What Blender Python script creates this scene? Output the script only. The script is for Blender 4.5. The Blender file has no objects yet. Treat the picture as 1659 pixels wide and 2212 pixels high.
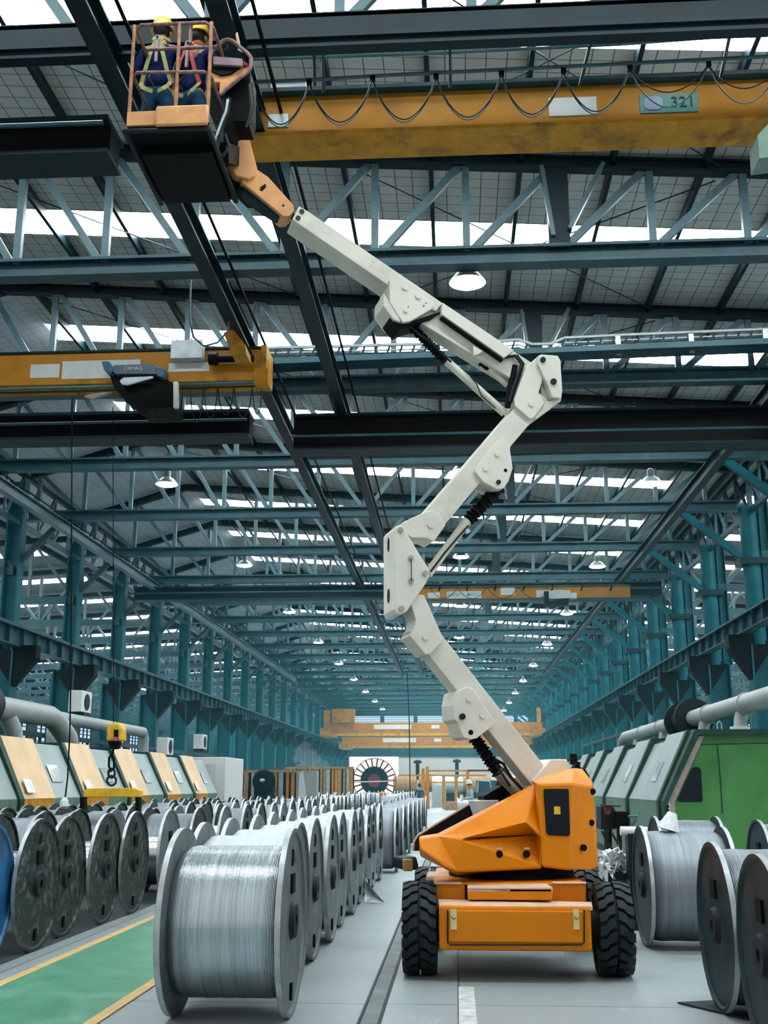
import bpy, bmesh, math, random
from mathutils import Vector, Matrix
random.seed(7)
SC = bpy.context.scene
COL = SC.collection
# ------------------------------------------------------------------ camera, world, exposure
FPX, CX, CY, VX, VY, EYE = 2400., 829.5, 1106., 984., 1697., 1.67
PIT = math.atan((VY-CY)/FPX); YAW = math.atan((VX-CX)*math.cos(PIT)/FPX)
cam = bpy.data.cameras.new('camera'); camo = bpy.data.objects.new('camera', cam); COL.objects.link(camo)
cam.sensor_fit = 'VERTICAL'; cam.sensor_height = 24.; cam.sensor_width = 18.; cam.lens = FPX/2212*24.
cam.clip_start = .1; cam.clip_end = 600
camo.location = (0, 0, EYE); camo.rotation_euler = (math.pi/2+PIT, 0, YAW)
SC.camera = camo
SC.view_settings.view_transform = 'Standard'; SC.view_settings.look = 'None'
SC.view_settings.gamma = 1; SC.view_settings.use_curve_mapping = False
SC.view_settings.exposure = 0.48
W = bpy.data.worlds.new('daylight'); SC.world = W; W.use_nodes = True
W.node_tree.nodes['Background'].inputs[0].default_value = (.92, .97, 1., 1)
W.node_tree.nodes['Background'].inputs[1].default_value = .6
SKY_PANEL = 15.0      # daylight through the roof panels
SC.cycles.max_bounces = 5; SC.cycles.diffuse_bounces = 2; SC.cycles.glossy_bounces = 2
SC.cycles.transmission_bounces = 3; SC.cycles.volume_bounces = 0
SC.cycles.sample_clamp_indirect = 4; SC.cycles.caustics_reflective = False; SC.cycles.caustics_refractive = False
SC.cycles.use_denoising = True

# ------------------------------------------------------------------ helpers
_sp, _cp, _ss, _cs = math.sin(PIT), math.cos(PIT), math.sin(YAW), math.cos(YAW)
RT = Vector((_cs, _ss, 0)); FW = Vector((-_ss*_cp, _cs*_cp, _sp)); UP = Vector((_ss*_sp, -_cs*_sp, _cp))
EYEV = Vector((0, 0, EYE))
def ray(px, py): return FW + RT*((px-CX)/FPX) + UP*((CY-py)/FPX)
def PY(px, py, Y): r = ray(px, py); return EYEV + r*(Y/r.y)
def PZ(px, py, Z): r = ray(px, py); return EYEV + r*((Z-EYE)/r.z)
def PX(px, py, X): r = ray(px, py); return EYEV + r*(X/r.x)

def ordn(n):
    w = ['first','second','third','fourth','fifth','sixth','seventh','eighth','ninth','tenth','eleventh','twelfth',
         'thirteenth','fourteenth','fifteenth','sixteenth','seventeenth','eighteenth','nineteenth','twentieth']
    return w[n] if n < 20 else 'twenty-'+w[n-20]

MATS = {}
def mat(name, col, rough=.55, metal=0., var=.12, scale=6., dirt=None, dirt_amt=0., bump=0., spec=.5, stretch=None, emit=None, estr=0):
    if name in MATS: return MATS[name]
    m = bpy.data.materials.new(name); m.use_nodes = True; nt = m.node_tree; N = nt.nodes; L = nt.links
    b = N['Principled BSDF']; b.inputs['Roughness'].default_value = rough; b.inputs['Metallic'].default_value = metal
    b.inputs['Specular IOR Level'].default_value = spec
    if emit:
        b.inputs['Emission Color'].default_value = (*emit, 1); b.inputs['Emission Strength'].default_value = estr
    tc = N.new('ShaderNodeTexCoord'); mp = N.new('ShaderNodeMapping'); L.new(tc.outputs['Object'], mp.inputs[0])
    if stretch: mp.inputs['Scale'].default_value = stretch
    nz = N.new('ShaderNodeTexNoise'); nz.inputs['Scale'].default_value = scale; nz.inputs['Detail'].default_value = 5
    L.new(mp.outputs[0], nz.inputs['Vector'])
    rp = N.new('ShaderNodeValToRGB'); L.new(nz.outputs[0], rp.inputs[0])
    a, c = [max(0, x*(1-var)) for x in col], [min(1, x*(1+var)) for x in col]
    rp.color_ramp.elements[0].position = .3; rp.color_ramp.elements[0].color = (*a, 1)
    rp.color_ramp.elements[1].position = .7; rp.color_ramp.elements[1].color = (*c, 1)
    out = rp.outputs[0]
    if dirt:
        n2 = N.new('ShaderNodeTexNoise'); n2.inputs['Scale'].default_value = scale*.45; n2.inputs['Detail'].default_value = 8
        n2.inputs['Roughness'].default_value = .7; L.new(mp.outputs[0], n2.inputs['Vector'])
        r2 = N.new('ShaderNodeValToRGB'); L.new(n2.outputs[0], r2.inputs[0])
        r2.color_ramp.elements[0].position = .5; r2.color_ramp.elements[1].position = .68
        r2.color_ramp.elements[0].color = (0, 0, 0, 1); r2.color_ramp.elements[1].color = (dirt_amt,)*3+(1,)
        mx = N.new('ShaderNodeMix'); mx.data_type = 'RGBA'; L.new(r2.outputs[0], mx.inputs[0])
        L.new(out, mx.inputs[6]); mx.inputs[7].default_value = (*dirt, 1); out = mx.outputs[2]
    L.new(out, b.inputs['Base Color'])
    if bump:
        bp = N.new('ShaderNodeBump'); bp.inputs['Strength'].default_value = bump; bp.inputs['Distance'].default_value = .02
        L.new(nz.outputs[0], bp.inputs['Height']); L.new(bp.outputs[0], b.inputs['Normal'])
    MATS[name] = m; return m

M = {}
M['steel'] = mat('teal_steel_paint', (.013, .055, .07), .45, var=.25, scale=2.5, dirt=(.09, .13, .13), dirt_amt=.3, spec=.3)
M['steel_d'] = mat('dark_teal_steel_paint', (.003, .016, .021), .5, var=.3, scale=2., spec=.2)
M['steel_l'] = mat('pale_teal_steel_paint', (.045, .11, .13), .42, var=.2, scale=2.5, spec=.4)
M['column'] = mat('column_teal_paint', (.001, .085, .105), .5, var=.25, scale=1.5, spec=.2)
M['galv'] = mat('galvanised', (.42, .48, .5), .4, .4, var=.15, scale=5)
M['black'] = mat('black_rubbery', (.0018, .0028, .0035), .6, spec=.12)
M['dark'] = mat('dark_grey', (.009, .015, .017), .55, spec=.2)
M['hosem'] = mat('hose_black', (.004, .007, .008), .5, spec=.3)
M['ivory'] = mat('ivory_boom_paint', (.66, .645, .55), .42, var=.07, scale=3., dirt=(.36, .32, .24), dirt_amt=.4, spec=.3)
M['ivory_p'] = mat('ivory_plate_paint', (.7, .68, .59), .4, var=.05, scale=3., dirt=(.42, .38, .3), dirt_amt=.3, spec=.3)
M['orange'] = mat('orange_paint', (.72, .22, .0015), .42, var=.05, scale=3., dirt=(.4, .11, .01), dirt_amt=.3, spec=.22)
M['orange_s'] = mat('sun_faded_orange', (.74, .36, .14), .45, var=.1, scale=4., dirt=(.36, .2, .11), dirt_amt=.4, spec=.25)
M['dusty'] = mat('dusty_orange_top', (.66, .46, .33), .6, var=.15, scale=5.)
M['yellow'] = mat('crane_yellow', (.5, .215, .018), .45, var=.12, scale=2., dirt=(.2, .1, .02), dirt_amt=.4, spec=.2)
M['yellow_b'] = mat('bright_yellow', (.85, .5, .02), .4, var=.12, scale=5, dirt=(.12, .07, .02), dirt_amt=.6)
M['helmet'] = mat('helmet_yellow', (.85, .55, .08), .3, var=.03)
M['rubber'] = mat('tyre_rubber', (.008, .016, .018), .62, var=.25, scale=8, dirt=(.04, .055, .058), dirt_amt=.4, spec=.3)
M['flange'] = mat('grey_flange_steel', (.12, .15, .155), .5, .15, var=.3, scale=4, dirt=(.035, .035, .035), dirt_amt=.7, spec=.3)
M['flange_d'] = mat('scuffed_dark_flange', (.014, .026, .026), .5, 0., var=.6, scale=22, dirt=(.2, .175, .15), dirt_amt=.75, spec=.2)
M['flange_t'] = mat('teal_black_flange', (.004, .022, .027), .5, 0., var=.4, scale=5, dirt=(.05, .08, .085), dirt_amt=.35, spec=.25)
M['flange_b'] = mat('blue_flange', (.01, .12, .32), .4, .1, var=.5, scale=4, dirt=(.01, .02, .03), dirt_amt=.7)
M['hub'] = mat('silver_drum', (.55, .58, .6), .25, .85, var=.08)
M['rim'] = mat('worn_bright_edge', (.42, .46, .46), .4, .5, var=.2, scale=8)
M['grey_pan'] = mat('grey_machine_panel', (.27, .34, .33), .4, var=.07, scale=2, spec=.4)
M['green'] = mat('green_machine_panel', (.06, .2, .06), .45, var=.15, scale=1.6, dirt=(.015, .075, .03), dirt_amt=.5, spec=.2)
M['green_d'] = mat('dark_green_frame', (.015, .05, .036), .5, var=.3, scale=5, spec=.2)
M['green_g'] = mat('grey_green_skirt', (.09, .17, .12), .5, var=.25, scale=4)
M['cream'] = mat('cream_orange_panel', (.68, .47, .26), .42, var=.1, scale=2, dirt=(.42, .28, .12), dirt_amt=.2, spec=.3)
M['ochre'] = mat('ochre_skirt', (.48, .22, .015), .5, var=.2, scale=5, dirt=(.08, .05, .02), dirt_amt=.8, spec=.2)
M['pink'] = mat('pinkish_grey_strip', (.36, .27, .25), .5, var=.15)
M['duct'] = mat('duct_grey', (.34, .38, .37), .45, .2, var=.1, scale=5)
M['white'] = mat('off_white', (.68, .7, .68), .5, var=.05)
M['film'] = mat('white_plastic_film', (.7, .76, .78), .25, var=.15, scale=8, bump=.6)
M['glass'] = mat('dark_glass', (.004, .008, .014), .25, 0, spec=.2)
M['pane'] = mat('pale_machine_window', (.5, .56, .56), .1, .3)
M['paper'] = mat('paper_label', (.75, .75, .73), .6)
M['creamtag'] = mat('cream_sticker', (.75, .62, .3), .6)
M['ink'] = mat('ink', (.02, .04, .04), .6)
M['navy'] = mat('navy_cloth', (.006, .012, .065), .8, var=.2, scale=12, bump=.4, spec=.1)
M['jeans'] = mat('blue_denim', (.015, .06, .11), .8, var=.25, scale=14, bump=.4, spec=.1)
M['skin'] = mat('skin', (.35, .19, .12), .55)
M['hair'] = mat('black_hair', (.01, .008, .007), .6)
M['strap'] = mat('yellow_webbing', (.3, .31, .1), .7)
M['strap_r'] = mat('red_webbing', (.4, .05, .03), .7)
M['overall'] = mat('pale_blue_overall', (.3, .38, .45), .8)
M['pinkbox'] = mat('pink_grey_box', (.3, .2, .22), .5)
M['wood'] = mat('worn_timber', (.36, .22, .09), .6, var=.35, scale=8, dirt=(.1, .07, .04), dirt_amt=.6)
M['redwheel'] = mat('dark_red_paint', (.16, .02, .02), .6, var=.3)
M['lamp'] = mat('lit_lamp', (.9, .95, 1), .5, emit=(.9, 1, 1), estr=14)
M['conc_d'] = mat('dark_oily_floor', (.035, .05, .052), .5, var=.3, scale=3)
M['mark'] = mat('floor_line_yellow', (.62, .4, .14), .6, var=.15, scale=8, dirt=(.35, .33, .25), dirt_amt=.5)
M['greenfl'] = mat('floor_green', (.07, .27, .155), .35, var=.2, scale=4, dirt=(.2, .4, .3), dirt_amt=.6)

def floor_mat():
    m = bpy.data.materials.new('worn_concrete'); m.use_nodes = True; N = m.node_tree.nodes; L = m.node_tree.links
    b = N['Principled BSDF']; b.inputs['Roughness'].default_value = .42
    tc = N.new('ShaderNodeTexCoord')
    n1 = N.new('ShaderNodeTexNoise'); n1.inputs['Scale'].default_value = .35; n1.inputs['Detail'].default_value = 8
    n2 = N.new('ShaderNodeTexNoise'); n2.inputs['Scale'].default_value = 2.2; n2.inputs['Detail'].default_value = 10; n2.inputs['Roughness'].default_value = .75
    mp = N.new('ShaderNodeMapping'); mp.inputs['Scale'].default_value = (1, .35, 1)
    L.new(tc.outputs['Object'], mp.inputs[0]); L.new(mp.outputs[0], n1.inputs['Vector']); L.new(mp.outputs[0], n2.inputs['Vector'])
    r1 = N.new('ShaderNodeValToRGB'); L.new(n1.outputs[0], r1.inputs[0])
    r1.color_ramp.elements[0].position = .3; r1.color_ramp.elements[0].color = (.24, .285, .295, 1)
    r1.color_ramp.elements[1].position = .7; r1.color_ramp.elements[1].color = (.35, .4, .405, 1)
    r2 = N.new('ShaderNodeValToRGB'); L.new(n2.outputs[0], r2.inputs[0])
    r2.color_ramp.elements[0].position = .58; r2.color_ramp.elements[1].position = .74
    r2.color_ramp.elements[0].color = (0, 0, 0, 1); r2.color_ramp.elements[1].color = (.6, .6, .6, 1)
    mx = N.new('ShaderNodeMix'); mx.data_type = 'RGBA'; L.new(r2.outputs[0], mx.inputs[0]); L.new(r1.outputs[0], mx.inputs[6])
    mx.inputs[7].default_value = (.56, .62, .62, 1)
    br = N.new('ShaderNodeTexBrick'); L.new(tc.outputs['Object'], br.inputs['Vector'])
    br.offset = 0; br.inputs['Scale'].default_value = 1; br.inputs['Brick Width'].default_value = 4.2; br.inputs['Row Height'].default_value = 4.7
    br.inputs['Mortar Size'].default_value = .012; br.inputs['Mortar Smooth'].default_value = .2
    br.inputs['Color1'].default_value = (1, 1, 1, 1); br.inputs['Color2'].default_value = (.93, .94, .94, 1); br.inputs['Mortar'].default_value = (.35, .35, .35, 1)
    mu = N.new('ShaderNodeMix'); mu.data_type = 'RGBA'; mu.blend_type = 'MULTIPLY'; mu.inputs[0].default_value = 1
    L.new(mx.outputs[2], mu.inputs[6]); L.new(br.outputs[0], mu.inputs[7]); L.new(mu.outputs[2], b.inputs['Base Color'])
    rr = N.new('ShaderNodeMapRange'); rr.inputs[3].default_value = .3; rr.inputs[4].default_value = .6
    L.new(n2.outputs[0], rr.inputs[0]); L.new(rr.outputs[0], b.inputs['Roughness'])
    return m
M['floor'] = floor_mat()

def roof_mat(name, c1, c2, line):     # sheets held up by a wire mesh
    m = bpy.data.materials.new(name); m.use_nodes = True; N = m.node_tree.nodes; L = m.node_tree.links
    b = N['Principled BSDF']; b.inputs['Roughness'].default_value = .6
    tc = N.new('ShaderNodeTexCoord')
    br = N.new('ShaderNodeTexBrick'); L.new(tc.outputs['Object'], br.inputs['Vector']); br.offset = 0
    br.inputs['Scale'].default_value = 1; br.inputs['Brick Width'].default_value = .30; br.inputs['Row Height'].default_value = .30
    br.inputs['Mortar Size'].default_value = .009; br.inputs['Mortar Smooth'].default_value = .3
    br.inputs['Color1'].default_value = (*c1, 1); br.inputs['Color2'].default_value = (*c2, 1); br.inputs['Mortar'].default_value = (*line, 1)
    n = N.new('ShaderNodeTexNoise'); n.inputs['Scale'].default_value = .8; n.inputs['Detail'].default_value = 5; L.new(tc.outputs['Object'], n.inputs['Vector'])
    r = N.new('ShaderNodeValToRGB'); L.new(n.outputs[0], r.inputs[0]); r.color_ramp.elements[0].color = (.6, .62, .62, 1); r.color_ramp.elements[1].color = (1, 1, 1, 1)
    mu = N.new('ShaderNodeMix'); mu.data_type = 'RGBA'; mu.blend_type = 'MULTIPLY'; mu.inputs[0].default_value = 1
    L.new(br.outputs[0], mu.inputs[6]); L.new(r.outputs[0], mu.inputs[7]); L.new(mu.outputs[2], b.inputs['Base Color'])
    return m
M['roof'] = roof_mat('roof_sheets', (.72, .72, .69), (.67, .68, .65), (.07, .1, .11))
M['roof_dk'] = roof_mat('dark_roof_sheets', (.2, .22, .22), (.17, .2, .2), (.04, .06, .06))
M['roof_p'] = roof_mat('pale_roof_sheets', (.74, .78, .84), (.7, .74, .8), (.35, .4, .45))

def wire_mat(name, col, rough, metal, fine=55., amt=.35):   # wound wire: rings round the local X axis
    m = bpy.data.materials.new(name); m.use_nodes = True; N = m.node_tree.nodes; L = m.node_tree.links
    b = N['Principled BSDF']; b.inputs['Roughness'].default_value = rough; b.inputs['Metallic'].default_value = metal
    tc = N.new('ShaderNodeTexCoord'); mp = N.new('ShaderNodeMapping'); mp.inputs['Scale'].default_value = (fine, 1.2, 1.2)
    L.new(tc.outputs['Object'], mp.inputs[0])
    n = N.new('ShaderNodeTexNoise'); n.inputs['Scale'].default_value = 1; n.inputs['Detail'].default_value = 4; n.inputs['Roughness'].default_value = .7
    L.new(mp.outputs[0], n.inputs['Vector'])
    r = N.new('ShaderNodeValToRGB'); L.new(n.outputs[0], r.inputs[0])
    r.color_ramp.elements[0].position = .3; r.color_ramp.elements[0].color = (*[x*(1-amt) for x in col], 1)
    r.color_ramp.elements[1].position = .7; r.color_ramp.elements[1].color = (*[min(1, x*(1+amt*.5)) for x in col], 1)
    L.new(r.outputs[0], b.inputs['Base Color'])
    wv = N.new('ShaderNodeTexWave'); wv.wave_type = 'BANDS'; wv.bands_direction = 'X'; wv.inputs['Scale'].default_value = 30
    wv.inputs['Distortion'].default_value = 1.5; L.new(tc.outputs['Object'], wv.inputs['Vector'])
    ad = N.new('ShaderNodeMath'); ad.operation = 'ADD'; L.new(wv.outputs[1], ad.inputs[0]); L.new(n.outputs[0], ad.inputs[1])
    bp = N.new('ShaderNodeBump'); bp.inputs['Strength'].default_value = .35; bp.inputs['Distance'].default_value = .01
    L.new(ad.outputs[0], bp.inputs['Height']); L.new(bp.outputs[0], b.inputs['Normal'])
    return m
M['wire'] = wire_mat('silver_wire', (.52, .6, .63), .27, .85)
M['wire_w'] = wire_mat('film_wrapped_wire', (.58, .64, .66), .35, .25, 20, .12)
M['wire_g'] = wire_mat('grey_wire', (.25, .29, .32), .38, .6, 60, .35)

def emis(name, col, s):
    m = bpy.data.materials.new(name); m.use_nodes = True; N = m.node_tree.nodes; L = m.node_tree.links
    N.clear(); o = N.new('ShaderNodeOutputMaterial'); e = N.new('ShaderNodeEmission'); e.inputs[0].default_value = (*col, 1); e.inputs[1].default_value = s
    L.new(e.outputs[0], o.inputs[0]); return m
M['sky'] = emis('daylit_roof_panel', (.88, .97, 1.), SKY_PANEL)
M['day'] = emis('daylight_outside', (.9, .97, 1.), 1.1)
M['day_b'] = emis('daylit_louvre_glass', (.55, .75, 1.), .75)

class MB:
    def __init__(s, org=(0, 0, 0)): s.v = []; s.f = []; s.o = Vector(org)
    def add(s, vs, fs):
        k = len(s.v); s.v += [Vector(p) for p in vs]; s.f += [tuple(i+k for i in f) for f in fs]; return s
    def box(s, c, d, R=None):
        c = Vector(c); h = Vector(d)/2
        vs = [Vector((x*h.x, y*h.y, z*h.z)) for x in (-1, 1) for y in (-1, 1) for z in (-1, 1)]
        if R is not None: vs = [R @ p for p in vs]
        return s.add([c+p for p in vs], [(0,1,3,2), (4,6,7,5), (0,4,5,1), (2,3,7,6), (0,2,6,4), (1,5,7,3)])
    def b2(s, x0, x1, y0, y1, z0, z1): return s.box(((x0+x1)/2, (y0+y1)/2, (z0+z1)/2), (abs(x1-x0), abs(y1-y0), abs(z1-z0)))
    def bar(s, a, b, w, h, up=(0, 0, 1)):
        a, b = Vector(a), Vector(b); d = (b-a).normalized(); u = Vector(up)
        if abs(d.dot(u)) > .98: u = Vector((0, 1, 0))
        sd = d.cross(u).normalized(); u2 = sd.cross(d).normalized()
        vs = [p+sd*(x*w/2)+u2*(y*h/2) for p in (a, b) for x, y in ((-1, -1), (1, -1), (1, 1), (-1, 1))]
        return s.add(vs, [(0,1,2,3), (7,6,5,4), (0,4,5,1), (1,5,6,2), (2,6,7,3), (3,7,4,0)])
    def ibeam(s, a, b, w, h, t=.02, up=(0, 0, 1)):
        a, b, up = Vector(a), Vector(b), Vector(up); o = up*(h/2-t/2)
        s.bar(a+o, b+o, w, t, up); s.bar(a-o, b-o, w, t, up); return s.bar(a, b, t, h-2*t, up)
    def cyl(s, a, b, r, n=16, r2=None, cap=True):
        a, b = Vector(a), Vector(b); r2 = r if r2 is None else r2; d = (b-a).normalized()
        u = d.orthogonal().normalized(); w = d.cross(u)
        vs = [a+(u*math.cos(2*math.pi*i/n)+w*math.sin(2*math.pi*i/n))*r for i in range(n)] + \
             [b+(u*math.cos(2*math.pi*i/n)+w*math.sin(2*math.pi*i/n))*r2 for i in range(n)]
        fs = [(i, (i+1) % n, n+(i+1) % n, n+i) for i in range(n)]
        if cap: fs += [tuple(range(n-1, -1, -1)), tuple(range(n, 2*n))]
        return s.add(vs, fs)
    def tube(s, pts, r, n=8):
        pts = [Vector(p) for p in pts]; rs = r if isinstance(r, (list, tuple)) else [r]*len(pts)
        u = None; vs = []
        for i, p in enumerate(pts):
            d = (pts[min(i+1, len(pts)-1)]-pts[max(i-1, 0)]).normalized()
            u = d.orthogonal().normalized() if u is None else (u-d*u.dot(d)).normalized()
            w = d.cross(u)
            vs += [p+(u*math.cos(2*math.pi*k/n)+w*math.sin(2*math.pi*k/n))*rs[i] for k in range(n)]
        fs = [(i*n+k, i*n+(k+1) % n, (i+1)*n+(k+1) % n, (i+1)*n+k) for i in range(len(pts)-1) for k in range(n)]
        fs += [tuple(range(n-1, -1, -1)), tuple(range((len(pts)-1)*n, len(pts)*n))]
        return s.add(vs, fs)
    def lathe(s, prof, c=(0, 0, 0), ax=(0, 0, 1), n=32):      # prof: (radius, height)
        c = Vector(c); d = Vector(ax).normalized(); u = d.orthogonal().normalized(); w = d.cross(u); vs = []
        for r, h in prof: vs += [c+d*h+(u*math.cos(2*math.pi*k/n)+w*math.sin(2*math.pi*k/n))*max(r, 1e-4) for k in range(n)]
        fs = [(i*n+k, i*n+(k+1) % n, (i+1)*n+(k+1) % n, (i+1)*n+k) for i in range(len(prof)-1) for k in range(n)]
        return s.add(vs, fs)
    def prism(s, pts, vec):
        pts = [Vector(p) for p in pts]; n = len(pts); vec = Vector(vec)
        return s.add(pts+[p+vec for p in pts], [tuple(range(n)), tuple(range(2*n-1, n-1, -1))]+[(i, n+i, n+(i+1) % n, (i+1) % n) for i in range(n)])
    def ell(s, c, d, n=12, m=8):
        c = Vector(c); prof = []
        vs = []
        for j in range(m+1):
            t = math.pi*j/m
            vs += [c+Vector((d[0]*math.sin(t)*math.cos(2*math.pi*k/n), d[1]*math.sin(t)*math.sin(2*math.pi*k/n), d[2]*math.cos(t))) for k in range(n)]
        return s.add(vs, [(j*n+k, (j+1)*n+k, (j+1)*n+(k+1) % n, j*n+(k+1) % n) for j in range(m) for k in range(n)])
    def build(s, name, m, parent=None, smooth=False, bevel=0, fixn=True):
        me = bpy.data.meshes.new(name); me.from_pydata([p-s.o for p in s.v], [], s.f)
        if fixn:
            bm = bmesh.new(); bm.from_mesh(me); bmesh.ops.recalc_face_normals(bm, faces=bm.faces); bm.to_mesh(me); bm.free()
        me.materials.append(m)
        if smooth:
            me.polygons.foreach_set('use_smooth', [True]*len(me.polygons))
            try: me.set_sharp_from_angle(angle=math.radians(38))
            except Exception: pass
        o = bpy.data.objects.new(name, me); COL.objects.link(o)
        if parent is not None: o.parent = parent
        if bevel:
            b = o.modifiers.new('edge', 'BEVEL'); b.width = bevel; b.segments = 2; b.limit_method = 'ANGLE'; b.angle_limit = math.radians(30)
        if parent is None and s.o.length: o.location = s.o
        return o

def tag(o, label, cat, group=None):
    o['label'] = label; o['category'] = cat; o['kind'] = 'thing'
    if group: o['group'] = group
    return o
def struct(o): o['kind'] = 'structure'; return o
def root(name, loc, label, cat, group=None, rz=0):
    o = bpy.data.objects.new(name, None); COL.objects.link(o); o.location = loc; o.rotation_euler = (0, 0, rz)
    o.empty_display_size = .2
    return tag(o, label, cat, group)
def dup(o, loc=None, label=None, rz=None):
    c = o.copy(); COL.objects.link(c)
    if loc is not None: c.location = loc
    if rz is not None: c.rotation_euler = (0, 0, rz)
    if label: c['label'] = label
    for ch in list(o.children):
        d = ch.copy(); COL.objects.link(d); d.parent = c
        for g in list(ch.children):
            e = g.copy(); COL.objects.link(e); e.parent = d
    return c
def text(s, parent, name, mtx, size, m, ext=.002):
    cu = bpy.data.curves.new(name, 'FONT'); cu.body = s; cu.size = size; cu.extrude = ext; cu.align_x = 'CENTER'; cu.align_y = 'CENTER'
    tmp = bpy.data.objects.new(name, cu); COL.objects.link(tmp); bpy.context.view_layer.update()
    me = bpy.data.meshes.new_from_object(tmp.evaluated_get(bpy.context.evaluated_depsgraph_get())); bpy.data.objects.remove(tmp)
    me.name = name; me.materials.clear(); me.materials.append(m)
    o = bpy.data.objects.new(name, me); COL.objects.link(o); o.parent = parent; o.matrix_local = mtx
    return o
FACE = Matrix.Rotation(math.pi/2, 4, 'X')      # text upright, read from the -Y side
# ------------------------------------------------------------------ the hall
BAY = 5.66; T0 = 10.85; NT = 23
TY = [T0+BAY*k for k in range(NT)]
XL, XR, XRIDGE = -13.4, 8.7, -9.8
CH = 9.94                                  # bottom chord height
def roofz(x): return 11.92-.067*x if x > XRIDGE else 12.577-(XRIDGE-x)*.30
YF = 139.
struct(MB().b2(-37, 33, -14, YF+12, -.3, 0).build('floor', M['floor']))
def bayc(k): return T0+BAY*(k+.5)+.1-(.45 if k == 0 else 0)
# roof sheets in strips that leave the daylight panels free
def roof_rows(y0, y1):
    rows = []; y = y0
    for k in range(-1, NT):
        c = bayc(k)
        rows.append((y, c-.5)); y = c+.5
    rows.append((y, y1)); return rows
rm = MB(); rp = MB()
for a, b in roof_rows(4.6, YF+.5):
    rm.prism([(XRIDGE, a, roofz(XRIDGE)), (9.6, a, roofz(9.6)), (9.6, b, roofz(9.6)), (XRIDGE, b, roofz(XRIDGE))], (0, 0, .06))
for k in range(-1, NT):
    c = bayc(k)
    rm.prism([(7.2, c-.5, roofz(7.2)), (9.6, c-.5, roofz(9.6)), (9.6, c+.5, roofz(9.6)), (7.2, c+.5, roofz(7.2))], (0, 0, .06))
struct(rm.build('ceiling', M['roof']))
rp.prism([(XL-2.5, 4.6, roofz(XL-2.5)), (XRIDGE-.02, 4.6, roofz(XRIDGE)), (XRIDGE-.02, YF+.5, roofz(XRIDGE)), (XL-2.5, YF+.5, roofz(XL-2.5))], (0, 0, .06))
struct(rp.build('ceiling', M['roof_p']))
wn = 0
for k in range(-1, NT):
    c = bayc(k); wn += 1
    m = MB().prism([(XRIDGE, c-.5, roofz(XRIDGE)+.02), (7.2, c-.5, roofz(7.2)+.02), (7.2, c+.5, roofz(7.2)+.02), (XRIDGE, c+.5, roofz(XRIDGE)+.02)], (0, 0, .03))
    w = struct(m.build('window_%d' % wn, M['sky']))
# aisles left and right
def aisle(x0, x1, zl, zr, nm):
    z = lambda x: zl+(zr-zl)*(x-x0)/(x1-x0)
    m = MB(); 
    for a, b in roof_rows(4.6, YF+.5):
        m.prism([(x0, a, z(x0)), (x1, a, z(x1)), (x1, b, z(x1)), (x0, b, z(x0))], (0, 0, .06))
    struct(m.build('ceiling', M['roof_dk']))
    g = []
    for k in range(-1, NT):
        c = bayc(k)
        q = MB()
        n = 5
        for j in range(n):
            xa = x0+(x1-x0)*(j+.06)/n; xb = x0+(x1-x0)*(j+.94)/n
            q.prism([(xa, c-.5, z(xa)+.02), (xb, c-.5, z(xb)+.02), (xb, c+.5, z(xb)+.02), (xa, c+.5, z(xa)+.02)], (0, 0, .03))
        global wn; wn += 1
        struct(q.build('window_%d' % wn, M['sky']))
aisle(-36, XL-2.5, 9.6, 10.6, 'left'); aisle(9.6, 32, 10.9, 9.6, 'right')
struct(MB().b2(9.55, 9.65, 4.6, YF, 10.9, 11.3).build('trim_1', M['steel_d']))
struct(MB().b2(XL-2.55, XL-2.45, 4.6, YF, 10.55, 11.7).build('trim_2', M['steel_d']))
# outer walls with louvred windows
for sd, x in (('left', -36.2), ('right', 32.2)):
    w = MB(); w.b2(x-.1, x+.1, -14, YF, 0, 4.2); w.b2(x-.1, x+.1, -14, YF, 8.2, 11)
    y = -14
    while y < YF-6: w.b2(x-.1, x+.1, y, y+2.2, 4.2, 8.2); y += BAY
    struct(w.build('wall_'+sd, M['steel_d']))
    q = MB(); fr = MB(); y = -11.8
    while y < YF-6:
        q.b2(x-.02, x+.02, y, y+3.46, 4.2, 8.2)
        for j in range(11): fr.b2(x-.12*(1 if x > 0 else -1), x-.04*(1 if x > 0 else -1), y, y+3.46, 4.3+j*.36, 4.38+j*.36)
        for j in range(4): fr.b2(x-.14*(1 if x > 0 else -1), x-.02*(1 if x > 0 else -1), y+j*1.15-.04, y+j*1.15+.04, 4.2, 8.2)
        y += BAY
    wn += 1; win = struct(q.build('window_%d' % wn, M['day_b'])); struct(fr.build('window_frame', M['steel_d'], win))
# end wall: dark sheeting above, pale wall, open bright door, strip of windows
e = MB(); Y = YF
e.b2(-37, -13, Y, Y+.3, 0, 12.7); e.b2(10.3, 33, Y, Y+.3, 0, 12.7); e.b2(-13, 10.3, Y, Y+.3, 10.0, 12.8); e.b2(-13, 10.3, Y, Y+.3, 5.3, 8.9)
struct(e.build('wall_far', M['steel']))
struct(MB().b2(-6.9, 10.3, Y-.3, Y, 0, 5.4).build('wall_far', M['white']))
struct(MB().b2(-13, 10.3, Y-.5, Y-.3, 5.1, 6.6).build('trim_3', M['steel']))
wn += 1; win = struct(MB().b2(-13, 10.3, Y+.1, Y+.2, 8.9, 10.0).build('window_%d' % wn, M['day_b']))
fr = MB()
for j in range(6): fr.b2(-13+j*4.1-.25, -13+j*4.1+.25, Y-.1, Y+.1, 8.8, 10.1)
for j in range(4): fr.b2(-13, 10.3, Y, Y+.06, 9.05+j*.26, 9.1+j*.26)
struct(fr.build('window_frame', M['steel'], win))
struct(MB().b2(-13, -6.9, Y+2, Y+2.1, 0, 5.4).build('door_1', M['day']))
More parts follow.
